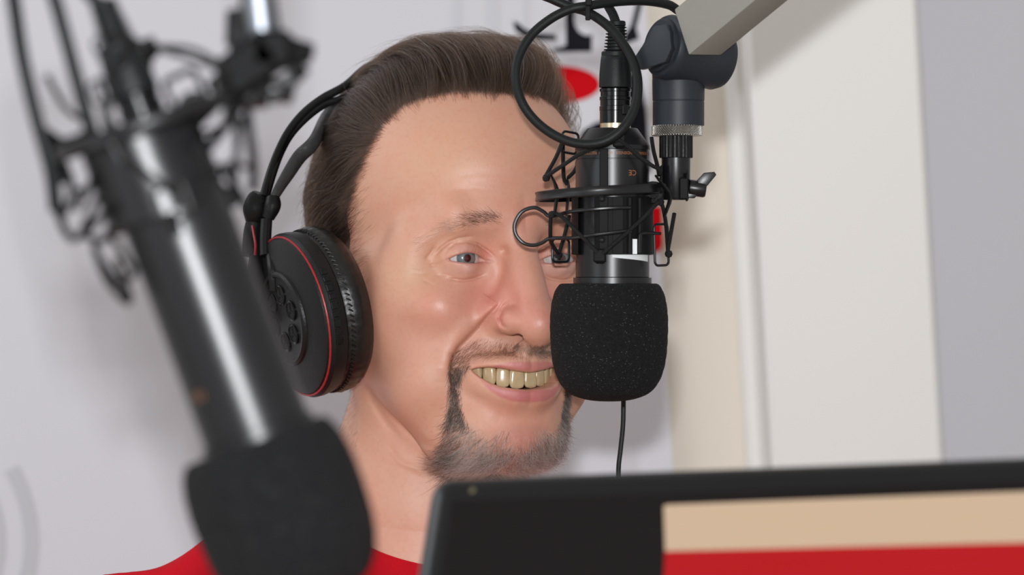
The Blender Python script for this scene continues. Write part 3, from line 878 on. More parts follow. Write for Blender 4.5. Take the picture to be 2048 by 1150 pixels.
# fine down on the nape seen against the wall
rn, nn_ = sample(((skv[:, 1] < -60) & (skv[:, 1] > -112) & (skv[:, 2] < -10)).astype(float), 2500)
tn = np.linspace(0, 1, 4)[None, :, None]
strands('nape_hair', rn[:, None] + (nn_ * .6 + np.array([0, -.8, -.1]))[:, None] * 3.2 * tn, .03, M['hair'], dark=rng.random(2500) * .9)
# ------------------------------------------------------------------ the room
def wp(px, py, y=2.60):
    """world point where a pixel's ray meets the vertical plane at distance y (m)"""
    d = CAMROT @ Vector(((px - W / 2) / FPX, (H / 2 - py) / FPX, -1.0))
    return CAM_POS + d * (y / d.y)
def wbox(name, x0, x1, y0, y1, z0, z1, mt, parent=None, bev=0.0):
    b = MB(); b.box(((x0 + x1) * 500, (y0 + y1) * 500, (z0 + z1) * 500), ((x1 - x0) * 1000, (y1 - y0) * 1000, (z1 - z0) * 1000), bev=bev)
    return b.build(name, mt, parent)
M['wall_cream'] = mat('wall_cream', srgb(236, 228, 215), .8, bump=.1, bscale=120, noise=.02, nscale=3)
M['wall_white'] = mat('wall_white', srgb(241, 239, 236), .7, bump=.08, bscale=120, noise=.015, nscale=3)
M['wall_grey'] = mat('wall_grey', srgb(212, 212, 219), .8, bump=.1, bscale=120, noise=.02, nscale=3)
M['vinyl'] = mat('vinyl', srgb(214, 214, 221), .55, noise=.015, nscale=4)
M['floor_mat'] = mat('floor_mat', srgb(150, 140, 128), .6, noise=.1, nscale=20)
xr = wp(1345, 930).x
xc0 = wp(1520, 500, 2.52).x; xc1 = wp(1862, 500, 2.52).x
yb = 2.62
tag(wbox('floor', -2.2, 2.4, -0.6, 3.0, -.1, 0, M['floor_mat']), kind='structure')
tag(wbox('wall_back', -2.2, xc0 + .02, yb, yb + .1, 0, 2.7, M['wall_cream']), kind='structure')
tag(wbox('trim_1', xc0, xc1, 2.52, yb + .1, 0, 2.7, M['wall_white'], bev=3), kind='structure')
tag(wbox('wall_right', xc1 - .005, 2.4, 2.72, 2.82, 0, 2.7, M['wall_grey']), kind='structure')
b = MB(); xs_ = wp(1522, 560, 2.60).x
b.box(((xc0 - .0065) * 1000, 2612, 1350), (13, 20, 2700), bev=4)
tag(b.build('trim_2', M['wall_white']), kind='structure')

# printed vinyl banner
ban = empty('banner', Matrix.Translation((0, 2.60, 0.35)), 'white vinyl banner with black and red lettering on the wall behind the man', 'banner')
inv = Matrix.Translation((0, -2.60, -0.35))
sh = wbox('sheet', -1.55, xr, 2.600, 2.604, .35, 2.35, M['vinyl']); sh.parent = ban; sh.matrix_parent_inverse = Matrix.Identity(4); sh.matrix_world = Matrix.Identity(4)
bpy.context.view_layer.update()
def print_shape(name, pts, mt, lift=0.0):
    b = MB(); w = [wp(p[0], p[1], 2.5995 - lift) for p in pts]
    poly = [(p.x * 1000, p.z * 1000) for p in w]
    b.prism(poly, (2.5992 - lift) * 1000, 2600.2, P=lambda x, z, y: (x, y, z))
    o = b.build(name, mt, ban, smooth=False); o.matrix_world = Matrix.Identity(4)
    return o
M['ink_black'] = mat('ink_black', (.012, .012, .017), .8, spec=.08)
M['ink_red'] = mat('ink_red', srgb(205, 12, 26), .8, spec=.08)
M['ink_grey'] = mat('ink_grey', srgb(193, 194, 200), .5)
M['ink_pale'] = mat('ink_pale', srgb(203, 204, 212), .5)
circ = lambda cx, cy, rx, ry, a0=0, a1=360, n=40: [(cx + rx * math.cos(math.radians(a0 + (a1 - a0) * i / n)), cy + ry * math.sin(math.radians(a0 + (a1 - a0) * i / n))) for i in range(n + (a1 - a0 != 360))]
print_shape('red_oval', circ(1118, 169, 82, 37), M['ink_red'])
print_shape('black_letter', [(1130, -60), (1150, -60)] + circ(1176, 38, 28, 33, 200, 60, 16) + [(1184, 70), (1183, 103), (1108, 104), (1106, 98), (1120, 95), (1132, 90)], M['ink_black'])
print_shape('black_letter', [(1026, 42), (1036, 46), (1050, 58), (1075, 66), (1112, 70), (1112, 80), (1070, 80), (1045, 72), (1030, 60)], M['ink_black'])
print_shape('black_letter', [(1284, -40), (1296, -40), (1272, 55), (1278, 78), (1250, 88), (1248, 72), (1262, 50)], M['ink_black'])
print_shape('black_letter', [(1232, 235), (1254, 150), (1276, 140), (1292, 220), (1302, 345), (1150, 345), (1152, 290), (1165, 262), (1190, 246)], M['ink_black'])
print_shape('red_bar', [(1150, 412), (1324, 412), (1326, 488), (1322, 500), (1312, 505), (1150, 505)], M['ink_red'])
print_shape('pale_bar', [(902, -60), (922, -60), (922, 140), (902, 140)], M['ink_pale'])
print_shape('pale_bar', [(970, -60), (996, -60), (996, 140), (970, 140)], M['ink_pale'])
print_shape('pale_bar', [(1046, -60), (1056, -60), (1056, 60), (1046, 60)], M['ink_pale'])
def arc_band(cx, cy, r0, r1, a0, a1):
    return circ(cx, cy, r1, r1, a0, a1, 30) + circ(cx, cy, r0, r0, a1, a0, 30)
print_shape('grey_arc', arc_band(-235, 1085, 282, 312, -30, 60), M['ink_grey'])
print_shape('grey_arc', arc_band(-235, 1085, 218, 246, -30, 60), M['ink_grey'])

# desk below the frame that carries the monitor
dk = empty('desk', Matrix.Translation((0.05, 1.45, 0)), 'pale wooden studio desk under the black monitor', 'desk')
M['desk_wood'] = mat('desk_wood', srgb(196, 172, 138), .45, noise=.12, nscale=12)
for nm, a in (('desk_top', (-.75, .85, 1.12, 1.74, .755, .785)), ('leg', (-.73, -.67, 1.15, 1.21, 0, .755)), ('leg', (.77, .83, 1.15, 1.21, 0, .755)), ('leg', (-.73, -.67, 1.65, 1.71, 0, .755)), ('leg', (.77, .83, 1.65, 1.71, 0, .755))):
    o = wbox(nm, *a, M['desk_wood'], bev=3); o.parent = dk; bpy.context.view_layer.update(); o.matrix_world = Matrix.Identity(4)
# ------------------------------------------------------------------ red shirt (clothing, child of the person)
def shirt_sdf(P):
    x, y, z = P[..., 0], P[..., 1], P[..., 2]; X = np.abs(x)
    d = cap(X, y, z, (0, -150, -32), (0, -205, -30), 60, 88)
    d = smin(d, cap(X, y, z, (45, -166, -30), (197, -230, -30), 32, 42), 30)
    d = smin(d, ell(x, y, z, (0, -360, -18), (178, 230, 112)), 60)
    d = smin(d, ell(x, y, z, (0, -300, 20), (140, 120, 88)), 40)
    d = smin(d, cap(X, y, z, (205, -225, -30), (236, -480, 0), 44, 38), 25)
    # folds
    d = d - 1.6 * np.sin((x * .6 + y) * .10 + 1.3 * np.sin(x * .02)) * np.exp(-((X - 150) / 60) ** 2)
    d = smax(d, y + 151 + .56 * (z + 10) + .0012 * x * x, 3)
    d = smax(d, -(y + 560), 4)
    n = cap(x, y, z, (0, -60, -16), (-4, -230, -40), 48.5, 57) ; n = smax(n, -(y + 185), 2)
    return smax(d, -n, 2)
sv, sF = polygonise(shirt_sdf, (-300, -580, -160), (300, -90, 140), 7.0, 1)
M['red_shirt'].node_tree.nodes
shirt = hchild('shirt', mesh_np('shirt', sv, sF), M['red_shirt'], 'plain red crew-neck shirt')
# ribbed collar band around the neck
b = MB(); cp = []
for i in range(64):
    a = 2 * math.pi * i / 64
    z = -32 + 60 * math.cos(a); x = 58 * math.sin(a) - 2
    y = -153 - .56 * (z + 10) - .0012 * x * x
    cp.append((x, y, z))
b.tube(cp, 4.2, 10, closed=True, flat=(.6, 1.5))
b.build('collar', M['red_shirt'], shirt)
# ------------------------------------------------------------------ headphones, in the head frame
hp = empty('headphones', HM, 'black studio headphones with a thin red ring, worn by the man', 'headphones')
t_ = math.radians(11.5)
C0 = from_px(590, 632, X=-99.0)
def cup(sg):
    """sg -1: the near cup. Local frame: u outward, v up-ish, w forward"""
    ax = np.array([sg * math.cos(t_), -math.sin(t_), 0.0]); up = np.array([sg * math.sin(t_), math.cos(t_), 0.0]) * np.array([1, 1, 1.0])
    up = np.array([-sg * -math.sin(t_) * 1.0, math.cos(t_), 0.0]); up -= ax * up.dot(ax); up /= np.linalg.norm(up)
    fw = np.array([0, 0, 1.0]); c = C0.copy(); c[0] *= -sg
    L = lambda u, v, w: c + ax * u + up * v + fw * w
    def ring_pt(r, a, u): return L(u, r * math.sin(a), r * math.cos(a))
    hsg = MB()
    hsg.lathe([(30, -12), (44, -12), (46.6, -9.5), (47.4, -5), (47.4, -1.5), (46.2, .2), (45.2, 1.2), (44.4, 2.4), (42.5, 3.2), (34, 5.0), (27.5, 6.2), (27, 7.4), (25.6, 8.4), (24.2, 8.2), (23.4, 7.2), (22.6, 7.0), (0, 7.8)], 96, o=c, ax=ax)
    h = hsg.build('ear_cup', M['black_plastic'], hp, angle=30)
    cu = MB()
    cu.lathe([(28, -10), (28, -24), (31, -27.5), (37, -29), (43, -27.5), (47.0, -23), (48.0, -17.5), (46.8, -13.2), (45.8, -12.2), (45.4, -10.2), (43, -9.8)], 120, o=c, ax=ax, caps=False,
             rmod=lambda k, r, hh: .28 * math.sin(k * 2 * math.pi / 3) if hh > -24 and r > 44 else 0)
    cu.build('ear_cushion', M['leather'], hp, angle=60, label='padded black leather ear cushion')
    st = MB()
    for i in range(96):
        a = 2 * math.pi * i / 96
        p0 = ring_pt(46.9, a, -14.4); p1 = ring_pt(46.7, a + .035, -12.0)
        st.tube([p0, (p0 + p1) / 2 + (p1 - c) * .006, p1], .55, 5)
    tag(st.build('stitching', M['leather'], h), kind='stuff')
    rr = MB(); rr.tube([ring_pt(45.6, 2 * math.pi * i / 120, 1.0) for i in range(120)], [.6 + .12 * (i % 2) for i in range(120)], 8, closed=True)
    rr.build('red_ring', M['red_ring'], h, label='thin red ribbed ring')
    tk = MB()
    for i in range(9):
        a = math.radians(-18 + i * 6.2)
        e1 = ring_pt(1, a, 0) - c; e2 = np.cross(ax, e1)
        tk.box(ring_pt(47.45, a, -4.0), (1.0, 3.0 if i % 2 else 4.2, 4.0), rot=np.array([e1, e2, ax]).T, bev=.3)
    tag(tk.build('marking_block', M['black_gloss'], h), kind='stuff')
    for i in range(6):
        a = math.radians(60 * i + 20); q = L(7.55, 13.6 * math.sin(a), 13.6 * math.cos(a))
        v = MB(); v.tube([q + up * 5.2 * math.sin(b_) + fw * 5.2 * math.cos(b_) for b_ in np.linspace(0, 2 * math.pi, 25)[:-1]], .75, 6, closed=True)
        for s_ in range(3):
            b_ = math.radians(120 * s_ + 90); v.tube([q, q + up * 5 * math.sin(b_) + fw * 5 * math.cos(b_)], .65, 6)
        vo_ = v.build('vent', M['black_gloss'], h)
        d = MB(); d.lathe([(4.9, 0), (4.9, .25), (0, .25)], 20, o=q - ax * .15, ax=ax); d.build('dark_recess_disc', mat('vent_dark', (.002, .002, .002), .9) if 'vd' not in M else M['vd'], h)  # black disc stands in for the shade inside the vent hole
    # yoke and slider
    yk = MB()
    P_ = lambda px, py, X: np.array([sg * abs(X), 0, 0]) + from_px(px, py, X=-abs(X)) * np.array([0, 1, 1])
    yk.tube([P_(516, 505, 110), P_(512, 560, 113), P_(516, 620, 113), P_(530, 650, 108)], [4, 4.6, 4.6, 4], 12, smooth=4, flat=(1.3, .7))
    yk.tube([P_(540, 500, 107), P_(546, 540, 110), P_(548, 580, 109)], [3, 3, 2.6], 10, smooth=4)
    yk.build('yoke', M['black_plastic'], hp)
    sl = MB()
    sl.tube([P_(513, 446, 109), P_(510, 470, 110), P_(510, 512, 111)], [5.6, 6.2, 7.2], 14, smooth=4, flat=(1.2, .7))
    sl.tube([P_(533, 440, 107), P_(531, 480, 109), P_(532, 512, 110)], [3.4, 3.4, 3.6], 10, smooth=4)
    s1 = sl.build('slider', M['black_plastic'], hp)
    rd = MB(); rd.tube([P_(505, 452, 113), P_(508, 470, 114), P_(511, 490, 114.5), P_(510, 510, 114.5)], .8, 6, smooth=4)
    rd.build('red_edge', M['red_ring'], s1)
    bl = MB(); bl.tube([P_(523, 388, 107), P_(518, 400, 108), P_(515, 420, 109), P_(512, 442, 109)], [4.6, 6.6, 7.6, 5.6], 16, smooth=5, flat=(1.15, .8))
    bl.tube([P_(546, 396, 103), P_(545, 412, 104), P_(536, 436, 106)], [4, 4.8, 3.6], 12, smooth=4)
    k1 = bl.build('hinge_block', M['black_plastic'], hp)
    return P_
PN = cup(-1); PF = cup(1)
def band(name, pix, r, flat, mt, top, label=None):
    """pix: (px, py, X) up the near side; mirrored to the far side over the top points"""
    n = [PN(*q) for q in pix]; f = [p * np.array([-1, 1, 1]) for p in n][::-1]
    b = MB(); b.tube(n + [np.array(t) for t in top] + f, r, 12, smooth=6, flat=flat)
    return b.build(name, mt, hp, label=label)
band('headband_wire', [(527, 392, 106), (541, 345, 101), (557, 303, 94), (577, 264, 86), (607, 227, 75), (645, 197, 61), (690, 172, 46)], 2.5, None, M['black_plastic'], [(-22, 114, -60), (0, 118, -63), (22, 114, -60)])
band('headband_wire', [(533, 392, 104), (547, 345, 99.5), (562, 305, 92), (583, 268, 84), (614, 235, 73), (650, 209, 60), (694, 191, 45)], 2.1, None, M['black_plastic'], [(-20, 109, -64), (0, 113, -67), (20, 109, -64)])
st_ = [(546, 400, 101), (560, 374, 97), (578, 345, 92), (600, 312, 85), (628, 284, 76)]
b = MB(); n = [PN(*q) for q in st_]; f = [p * np.array([-1, 1, 1]) for p in n][::-1]
b.tube(n + [np.array([-48, 86, -60]), np.array([-25, 102, -62]), np.array([0, 108, -63]), np.array([25, 102, -62]), np.array([48, 86, -60])] + f, [2.6, 3.3, 4.0, 4.3, 4.2, 3.8, 4, 4, 4, 3.8, 4.2, 4.3, 4.0, 3.3, 2.6], 14, smooth=5, flat=(1.0, .5))
b.build('headband_strap', mat('strap', (.06, .062, .068), .35, bump=.2, bscale=500), hp, label='grey inner headband strap')
# ------------------------------------------------------------------ microphones; local mm, origin at the clamp ring, foam hanging down
K_ = .2711
def mp(px, py, z=0.0, cx=1225): return np.array([(px - cx) * K_, (385 - py) * K_, z])
def q_(y): return (385 - y) * K_
def foam_mat():
    m, nt, p = new_mat('foam')
    tc = N(nt, 'ShaderNodeTexCoord')
    v = N(nt, 'ShaderNodeTexVoronoi', Scale=1500.0); n = N(nt, 'ShaderNodeTexNoise', Scale=700.0, Detail=6.0, Roughness=.8)
    for a in (v, n): nt.links.new(tc.outputs['Object'], a.inputs['Vector'])
    r = N(nt, 'ShaderNodeValToRGB'); r.color_ramp.elements[0].position = .35; r.color_ramp.elements[0].color = (.004, .004, .005, 1)
    r.color_ramp.elements[1].position = .75; r.color_ramp.elements[1].color = (.017, .018, .020, 1)
    nt.links.new(n.outputs['Fac'], r.inputs[0]); nt.links.new(r.outputs[0], p.inputs['Base Color'])
    # tiny shiny cell walls
    w = N(nt, 'ShaderNodeTexVoronoi', Scale=1500.0); nt.links.new(tc.outputs['Object'], w.inputs['Vector'])
    sp = N(nt, 'ShaderNodeSeparateColor'); nt.links.new(w.outputs['Color'], sp.inputs[0])
    g = N(nt, 'ShaderNodeMath', operation='GREATER_THAN'); g.inputs[1].default_value = .90; nt.links.new(sp.outputs[0], g.inputs[0])
    l = N(nt, 'ShaderNodeMath', operation='LESS_THAN'); l.inputs[1].default_value = .22; nt.links.new(w.outputs['Distance'], l.inputs[0])
    mu = N(nt, 'ShaderNodeMath', operation='MULTIPLY'); nt.links.new(g.outputs[0], mu.inputs[0]); nt.links.new(l.outputs[0], mu.inputs[1])
    ro = N(nt, 'ShaderNodeMapRange'); ro.inputs[3].default_value = .9; ro.inputs[4].default_value = .12; nt.links.new(mu.outputs[0], ro.inputs[0]); nt.links.new(ro.outputs[0], p.inputs['Roughness'])
    mi = N(nt, 'ShaderNodeMix', data_type='RGBA'); mi.inputs[7].default_value = (.30, .30, .29, 1)
    nt.links.new(mu.outputs[0], mi.inputs[0]); nt.links.new(r.outputs[0], mi.inputs[6]); nt.links.new(mi.outputs[2], p.inputs['Base Color'])
    b = N(nt, 'ShaderNodeBump', Strength=.9, Distance=.0012); nt.links.new(v.outputs['Distance'], b.inputs['Height']); nt.links.new(b.outputs['Normal'], p.inputs['Normal'])
    p.inputs['Specular IOR Level'].default_value = .25
    return m
M['foam'] = foam_mat()
def text_on_cyl(name, txt, size, R, y, ang, mt, parent, flip=True):
    """upside-down lettering wrapped on the microphone body; ang in degrees, 0 towards the camera, + to the right"""
    cu = bpy.data.curves.new(name, 'FONT'); cu.body = txt; cu.size = size; cu.align_x = 'CENTER'; cu.align_y = 'CENTER'; cu.resolution_u = 3
    o = bpy.data.objects.new(name, cu); COL.objects.link(o); bpy.context.view_layer.update()
    me = bpy.data.meshes.new_from_object(o.evaluated_get(bpy.context.evaluated_depsgraph_get()))
    bpy.data.objects.remove(o)
    s = -1 if flip else 1
    for v in me.vertices:
        a = math.radians(ang) + s * v.co.x / R
        v.co = Vector((R * math.sin(a), y + s * v.co.y, R * math.cos(a))) * .001
    me.name = name
    return link(name, me, mt, parent)
def make_mic(matrix, label, extra=0.0, sticker=True, ce=(347, 31)):
    t = empty('microphone', matrix, label, 'microphone')
    Rb = 20.0; e = extra; cx = 0
    b = MB()
    b.lathe([(0, q_(257)), (13.2, q_(257)), (13.8, q_(258.5)), (20.2, q_(292)), (20.4, q_(300)), (Rb - .3, q_(301)), (Rb - .3, q_(318)), (Rb - .8, q_(318.6)), (Rb - .8, q_(320)), (Rb, q_(320.6)), (Rb, q_(508)), (Rb, q_(554) - e), (Rb - .5, q_(554.6) - e), (21.3, q_(555.5) - e), (21.3, q_(575) - e), (0, q_(575) - e)], 72)
    bd = b.build('body', M['black_metal'], t, angle=25)
    # side rib
    r = MB(); r.box((-5.2, q_(338), 19.3), (4.6, q_(300) - q_(376), 1.8), bev=.4); r.build('rib', M['matte_black'], bd)
    # foam windscreen
    f = MB(); fy = lambda p: q_(p) - e
    prof = [(20.6, fy(569)), (25.0, fy(567)), (27.4, fy(571)), (29.6, fy(585)), (31.2, fy(608)), (32.0, fy(640)), (31.8, fy(680)), (31.0, fy(715)), (29.2, fy(745)), (26, fy(770)), (21, fy(788)), (14, fy(798)), (7, fy(802)), (0, fy(803))]
    pr = catmull(np.array(prof), 5); pr[:, 0] = np.maximum(pr[:, 0], 0)
    f.lathe([tuple(x) for x in pr], 80, o=(-1.9, 0, 0), rmod=lambda k, r, h: .12 * math.sin(k * 1.7 + h) if r > 3 else 0)
    f.build('foam_windscreen', M['foam'], t, angle=60, label='black open-cell foam windscreen')
    x = MB(); x.lathe([(8.3, q_(262)), (8.3, q_(247)), (7.8, q_(245)), (7.6, q_(240))], 40, o=(1.6, 0, 0)); x.build('socket', M['gold_silver'] if sticker else M['black_metal'], t, label='silver connector ring' if sticker else None)
    text_on_cyl('lettering', 'CE', 4.1, Rb + .06, q_(ce[0]), ce[1], M['orange_print'], bd)
    if sticker: text_on_cyl('lettering', 'PROFESSIONAL  CONDENSER  SOUND  RECORDING', 2.2, Rb - .2, q_(308), 12, M['orange_print'], bd)
    if sticker:
        s = MB(); v = []; n = 16
        for i in range(n + 1):
            a = math.radians(-2 + 72 * i / n)
            for yy in (q_(500), q_(515.5) - .14 * i): v.append(((Rb + .12) * math.sin(a), yy, (Rb + .12) * math.cos(a)))
        s.add(v, [(2 * i, 2 * i + 1, 2 * i + 3, 2 * i + 2) for i in range(n)]); s.build('sticker', M['white_paper'], t, label='white paper sticker')
        s = MB(); s.box(mp(1267, 494, 20.6), (2.4, 8.0, .5)); s.build('sticker', M['white_paper'], t, label='white sliver of sticker')
    return t

def rrect(c, w, h, r, z=0, tilt=0, yaw=0):
    """rounded-rectangle loop"""
    pts = []
    for (sx, sy, a0) in ((1, 1, 0), (-1, 1, 90), (-1, -1, 180), (1, -1, 270)):
        for k in range(5):
            a = math.radians(a0 + 22.5 * k)
            pts.append((sx * (w / 2 - r) + r * math.cos(a), sy * (h / 2 - r) + r * math.sin(a), 0))
    pts = np.array(pts); ct, st = math.cos(math.radians(tilt)), math.sin(math.radians(tilt))
    pts = np.column_stack([pts[:, 0] * ct - pts[:, 1] * st, pts[:, 0] * st + pts[:, 1] * ct, pts[:, 2]])
    cyw, syw = math.cos(math.radians(yaw)), math.sin(math.radians(yaw))
    pts = np.column_stack([pts[:, 0] * cyw, pts[:, 1], -pts[:, 0] * syw])
    return pts + np.array(c)
def make_mount(matrix, label, post_rot=0.0, post_shift=(0, 0, 0), cage_rot=0.0, clamp_mat='matte_black'):
    t = empty('shock_mount', matrix, label, 'shock mount')
    BM, BP = M['black_metal'], M['black_plastic']
    # clamp sleeve around the body, open at the right front
    b = MB(); prof = [(20.25, q_(395)), (22.2, q_(396)), (22.2, q_(509)), (20.25, q_(510))]
    b.lathe(prof, 60, caps=False, a0=-212, a1=118)
    sl = b.build('clamp', M[clamp_mat], t)
    # vertical facet, lips of the clamp, rivets
    b = MB()
    b.box((-5.4, q_(452), 21.9), (4.8, 30.5, 1.4), bev=.3)
    b.box((2.2, q_(452), 22.0), (5.8, 30.6, .8), bev=.2)
    b.build('facet', M['matte_black'], sl)
    for px in (1257, 1277):
        b = MB(); xx = (px - 1225) * K_; zz = math.sqrt(max(1, 22.6 ** 2 - xx * xx))
        b.tube([(xx, q_(398), zz), (xx, q_(508), zz)], 1.5, 10); b.build('clamp_lip', M['matte_black'], sl)
    for py in (400, 481):
        b = MB(); b.lathe([(1.75, 0), (1.6, .8), (1.0, 1.2), (0, 1.3)], 16, o=(-6.2, q_(py), 22.4), ax=(0, 0, 1)); b.build('rivet', BP, sl)
    # spring wire with the round finger loop
    w = [mp(1258, 417, 24), mp(1220, 418, 26), mp(1180, 421, 25.5), mp(1140, 425, 21), mp(1118, 430, 15), mp(1098, 433, 12), mp(1086, 424, 11), mp(1068, 416, 10), mp(1044, 424, 9), mp(1030, 446, 9), mp(1031, 468, 9), mp(1046, 486, 9), mp(1066, 491, 10), mp(1084, 486, 11), mp(1097, 478, 12), mp(1118, 477, 15), mp(1145, 477, 21), mp(1180, 472, 25.5), mp(1220, 467, 26), mp(1260, 462, 24)]
    b = MB(); b.tube(w, 1.05, 10, smooth=5); b.build('spring_wire', BM, t)
    w = [mp(1276, 506, 19.5), mp(1277, 476, 20), mp(1281, 468, 20), mp(1300, 467, 17), mp(1318, 468, 12)]
    b = MB(); b.tube(w, .95, 8, smooth=5); b.build('spring_wire', BM, t)
    # suspension ring
    ax = np.array([-.060, 1.0, -.015]); ax /= np.linalg.norm(ax); c = mp(1199, 386)
    b = MB(); b.lathe([(33.2, -2.6), (34.8, -2.6), (35.1, -2.1), (34.6, -.2), (34.6, .6), (35.1, 2.0), (34.8, 2.4), (33.2, 2.4), (33.2, -2.6)], 96, o=c, ax=ax, caps=False)
    ring = b.build('suspension_ring', BM, t)
    # posts on the ring that carry the cords
    posts = [((1101, 352), (1113, 388), (1108, 432), 20, 3.6), ((1136, 352), (1138, 388), (1134, 430), -26, 3.2), ((1290, 352), (1300, 380), (1302, 420), -24, 3.2), ((1308, 352), (1338, 396), (1326, 434), 16, 3.8)]
    for (a, m_, c2, z, wd) in posts:
        b = MB(); b.tube([mp(*a, z), mp((a[0] + m_[0]) / 2 + 2, (a[1] + m_[1]) / 2, z), mp(*m_, z), mp(*c2, z)], [wd * .35, wd * .62, wd * .75, wd * .5], 8, smooth=3, flat=(.45, 1.25)); b.build('post', BP, ring)
    # hooks (rounded wire loops) and elastic cord
    hooks = [((1140, 283), 33, 42, -8, -15, -14, 30), ((1122, 500), 34, 46, 0, -12, -15, 35), ((1321, 490), 28, 82, 2, -8, 10, 35), ((1165, 330), 22, 30, 0, -20, -20, 30)]
    for (cc, wd, hh, ti, _, z, yw) in hooks:
        b = MB(); b.tube(rrect(mp(*cc, z), wd * K_ / math.cos(math.radians(yw)), hh * K_, 2.2, tilt=ti, yaw=yw), .72, 8, closed=True); b.build('wire_hook', BM, t)
    tabs = [(1197, 512, 24.0), (1236, 284, 20.5)]
    for (px, py, z) in tabs:
        b = MB(); b.box(mp(px, py, z), (7.0, 7.6, 3.2), bev=1.0); b.box(mp(px, py + 4, z - .6), (5.0, 6.6, 3.0), bev=.9); b.build('cord_tab', M['matte_black'], t)
    cords = [
        [(1193, 506, 25.5), (1150, 462, 24), (1124, 436, 22), (1106, 428, 21), (1101, 432, 20), (1100, 470, 14), (1103, 487, 6), (1118, 508, -8)],
        [(1203, 508, 25.5), (1240, 476, 26), (1280, 440, 24), (1308, 412, 21), (1317, 405, 19), (1324, 420, 17), (1330, 450, 12), (1333, 480, 8), (1335, 506, 8)],
        [(1118, 508, -8), (1130, 470, -16), (1140, 430, -22)],
        [(1128, 276, -8), (1112, 315, 6), (1092, 352, 18), (1089, 362, 20), (1097, 352, 21), (1130, 330, 23), (1165, 308, 23), (1225, 287, 22), (1240, 286, 22), (1270, 312, 22), (1298, 332, 20), (1314, 340, 18), (1318, 350, 16)],
        [(1126, 270, -9), (1127, 310, -16), (1129, 352, -24), (1136, 366, -26)],
        [(1160, 320, -20), (1150, 340, -22), (1138, 352, -26)],
        [(1305, 272, -14), (1309, 300, -12), (1316, 330, -8), (1318, 350, 0)],
        [(1346, 428, 16), (1341, 460, 12), (1334, 502, 9)],
    ]
    for cpts in cords:
        b = MB(); b.tube([mp(*p) for p in cpts], 1.12, 8, smooth=4); b.build('elastic_cord', M['cord'], t)
    b = MB()
    for (p, z) in (((1103, 431), 20.5), ((1318, 406), 18.5), ((1125, 277), -8), ((1118, 510), -8), ((1336, 508), 8), ((1092, 358), 20)):
        b = MB(); k = mp(*p, z); b.lathe([(0, -2.1), (1.6, -1.6), (2.2, 0), (1.6, 1.6), (0, 2.1)], 12, o=k); b.build('cord_knot', M['cord'], t)
    if cage_rot:
        rt = Matrix.Rotation(math.radians(cage_rot), 4, 'Y')
        for o in t.children: o.matrix_local = rt
    # swivel joint beside the ring
    Rz = np.array(Matrix.Rotation(math.radians(post_rot), 3, 'Z')); piv = mp(1350, 385); sh_ = np.array(post_shift, float)
    def PP(v): return piv + sh_ + Rz @ (np.asarray(v, float) - piv)
    def rbuild(mb, *a, **k):
        mb.v = [tuple(PP(p)) for p in mb.v]; return mb.build(*a, **k)
    b = MB(); b.lathe([(0, -2), (5.6, -2), (6.2, -1), (6.2, 1), (5.6, 2), (3.6, 2.1), (3.2, 1.2), (0, 1.2)], 32, o=mp(1306, 386, 6), ax=(-.35, 0, 1))
    b.box(mp(1316, 386, 0), (5, 9, 12), bev=1.2); b.build('hinge_disc', BP, t)
    b = MB(); b.lathe([(0, q_(400)), (6.6, q_(400)), (7.6, q_(394)), (7.8, q_(318)), (7.8, q_(314))], 40, o=(127 * K_, 0, 0), caps=True)
    stem = rbuild(b, 'stem', BM, t)
    b = MB(); b.lathe([(8.5, q_(316)), (8.8, q_(315)), (8.8, q_(273)), (8.5, q_(270)), (0, q_(270))], 84, o=(127 * K_, 0, 0), rmod=lambda k, r, h: (.30 if k % 3 == 0 else -.1) if r > 8 else 0)
    rbuild(b, 'ribbed_collar', BP, t, angle=20)
    b = MB(); b.box(mp(1366, 378, 6.2), (5.2, 12, 5), bev=.8); rbuild(b, 'slot', M['matte_black'], stem)
    b = MB(); b.lathe([(0, 0), (1.3, 0), (1.3, .5), (.9, .8), (0, .8)], 18, o=mp(1327, 372, 6.6), ax=(-.3, 0, 1)); rbuild(b, 'screw_head', BM, stem)
    b = MB(); b.box(mp(1322, 372, 3), (1.2, 22, 13), bev=.4); b.box(mp(1373, 375, 4), (1.0, 15, 9), bev=.3); rbuild(b, 'fork_plate', M['matte_black'], t)
    b = MB()
    b.lathe([(0, 0), (4.4, 0), (4.4, 8), (3.9, 9.2), (0, 9.4)], 28, o=mp(1378, 375, 2), ax=(1, -.14, 0))
    b.prism([(mp(*p)[0], mp(*p)[1]) for p in ((1393, 361), (1407, 346), (1428, 344), (1432, 350), (1414, 372), (1398, 378))], 1.2, 5.2)
    b.prism([(mp(*p)[0], mp(*p)[1]) for p in ((1370, 396), (1388, 397), (1400, 385), (1398, 376), (1378, 378))], .5, 4.5)
    rbuild(b, 'wing_screw', BM, t, bevel=.5, label='black winged tightening screw')
    return t
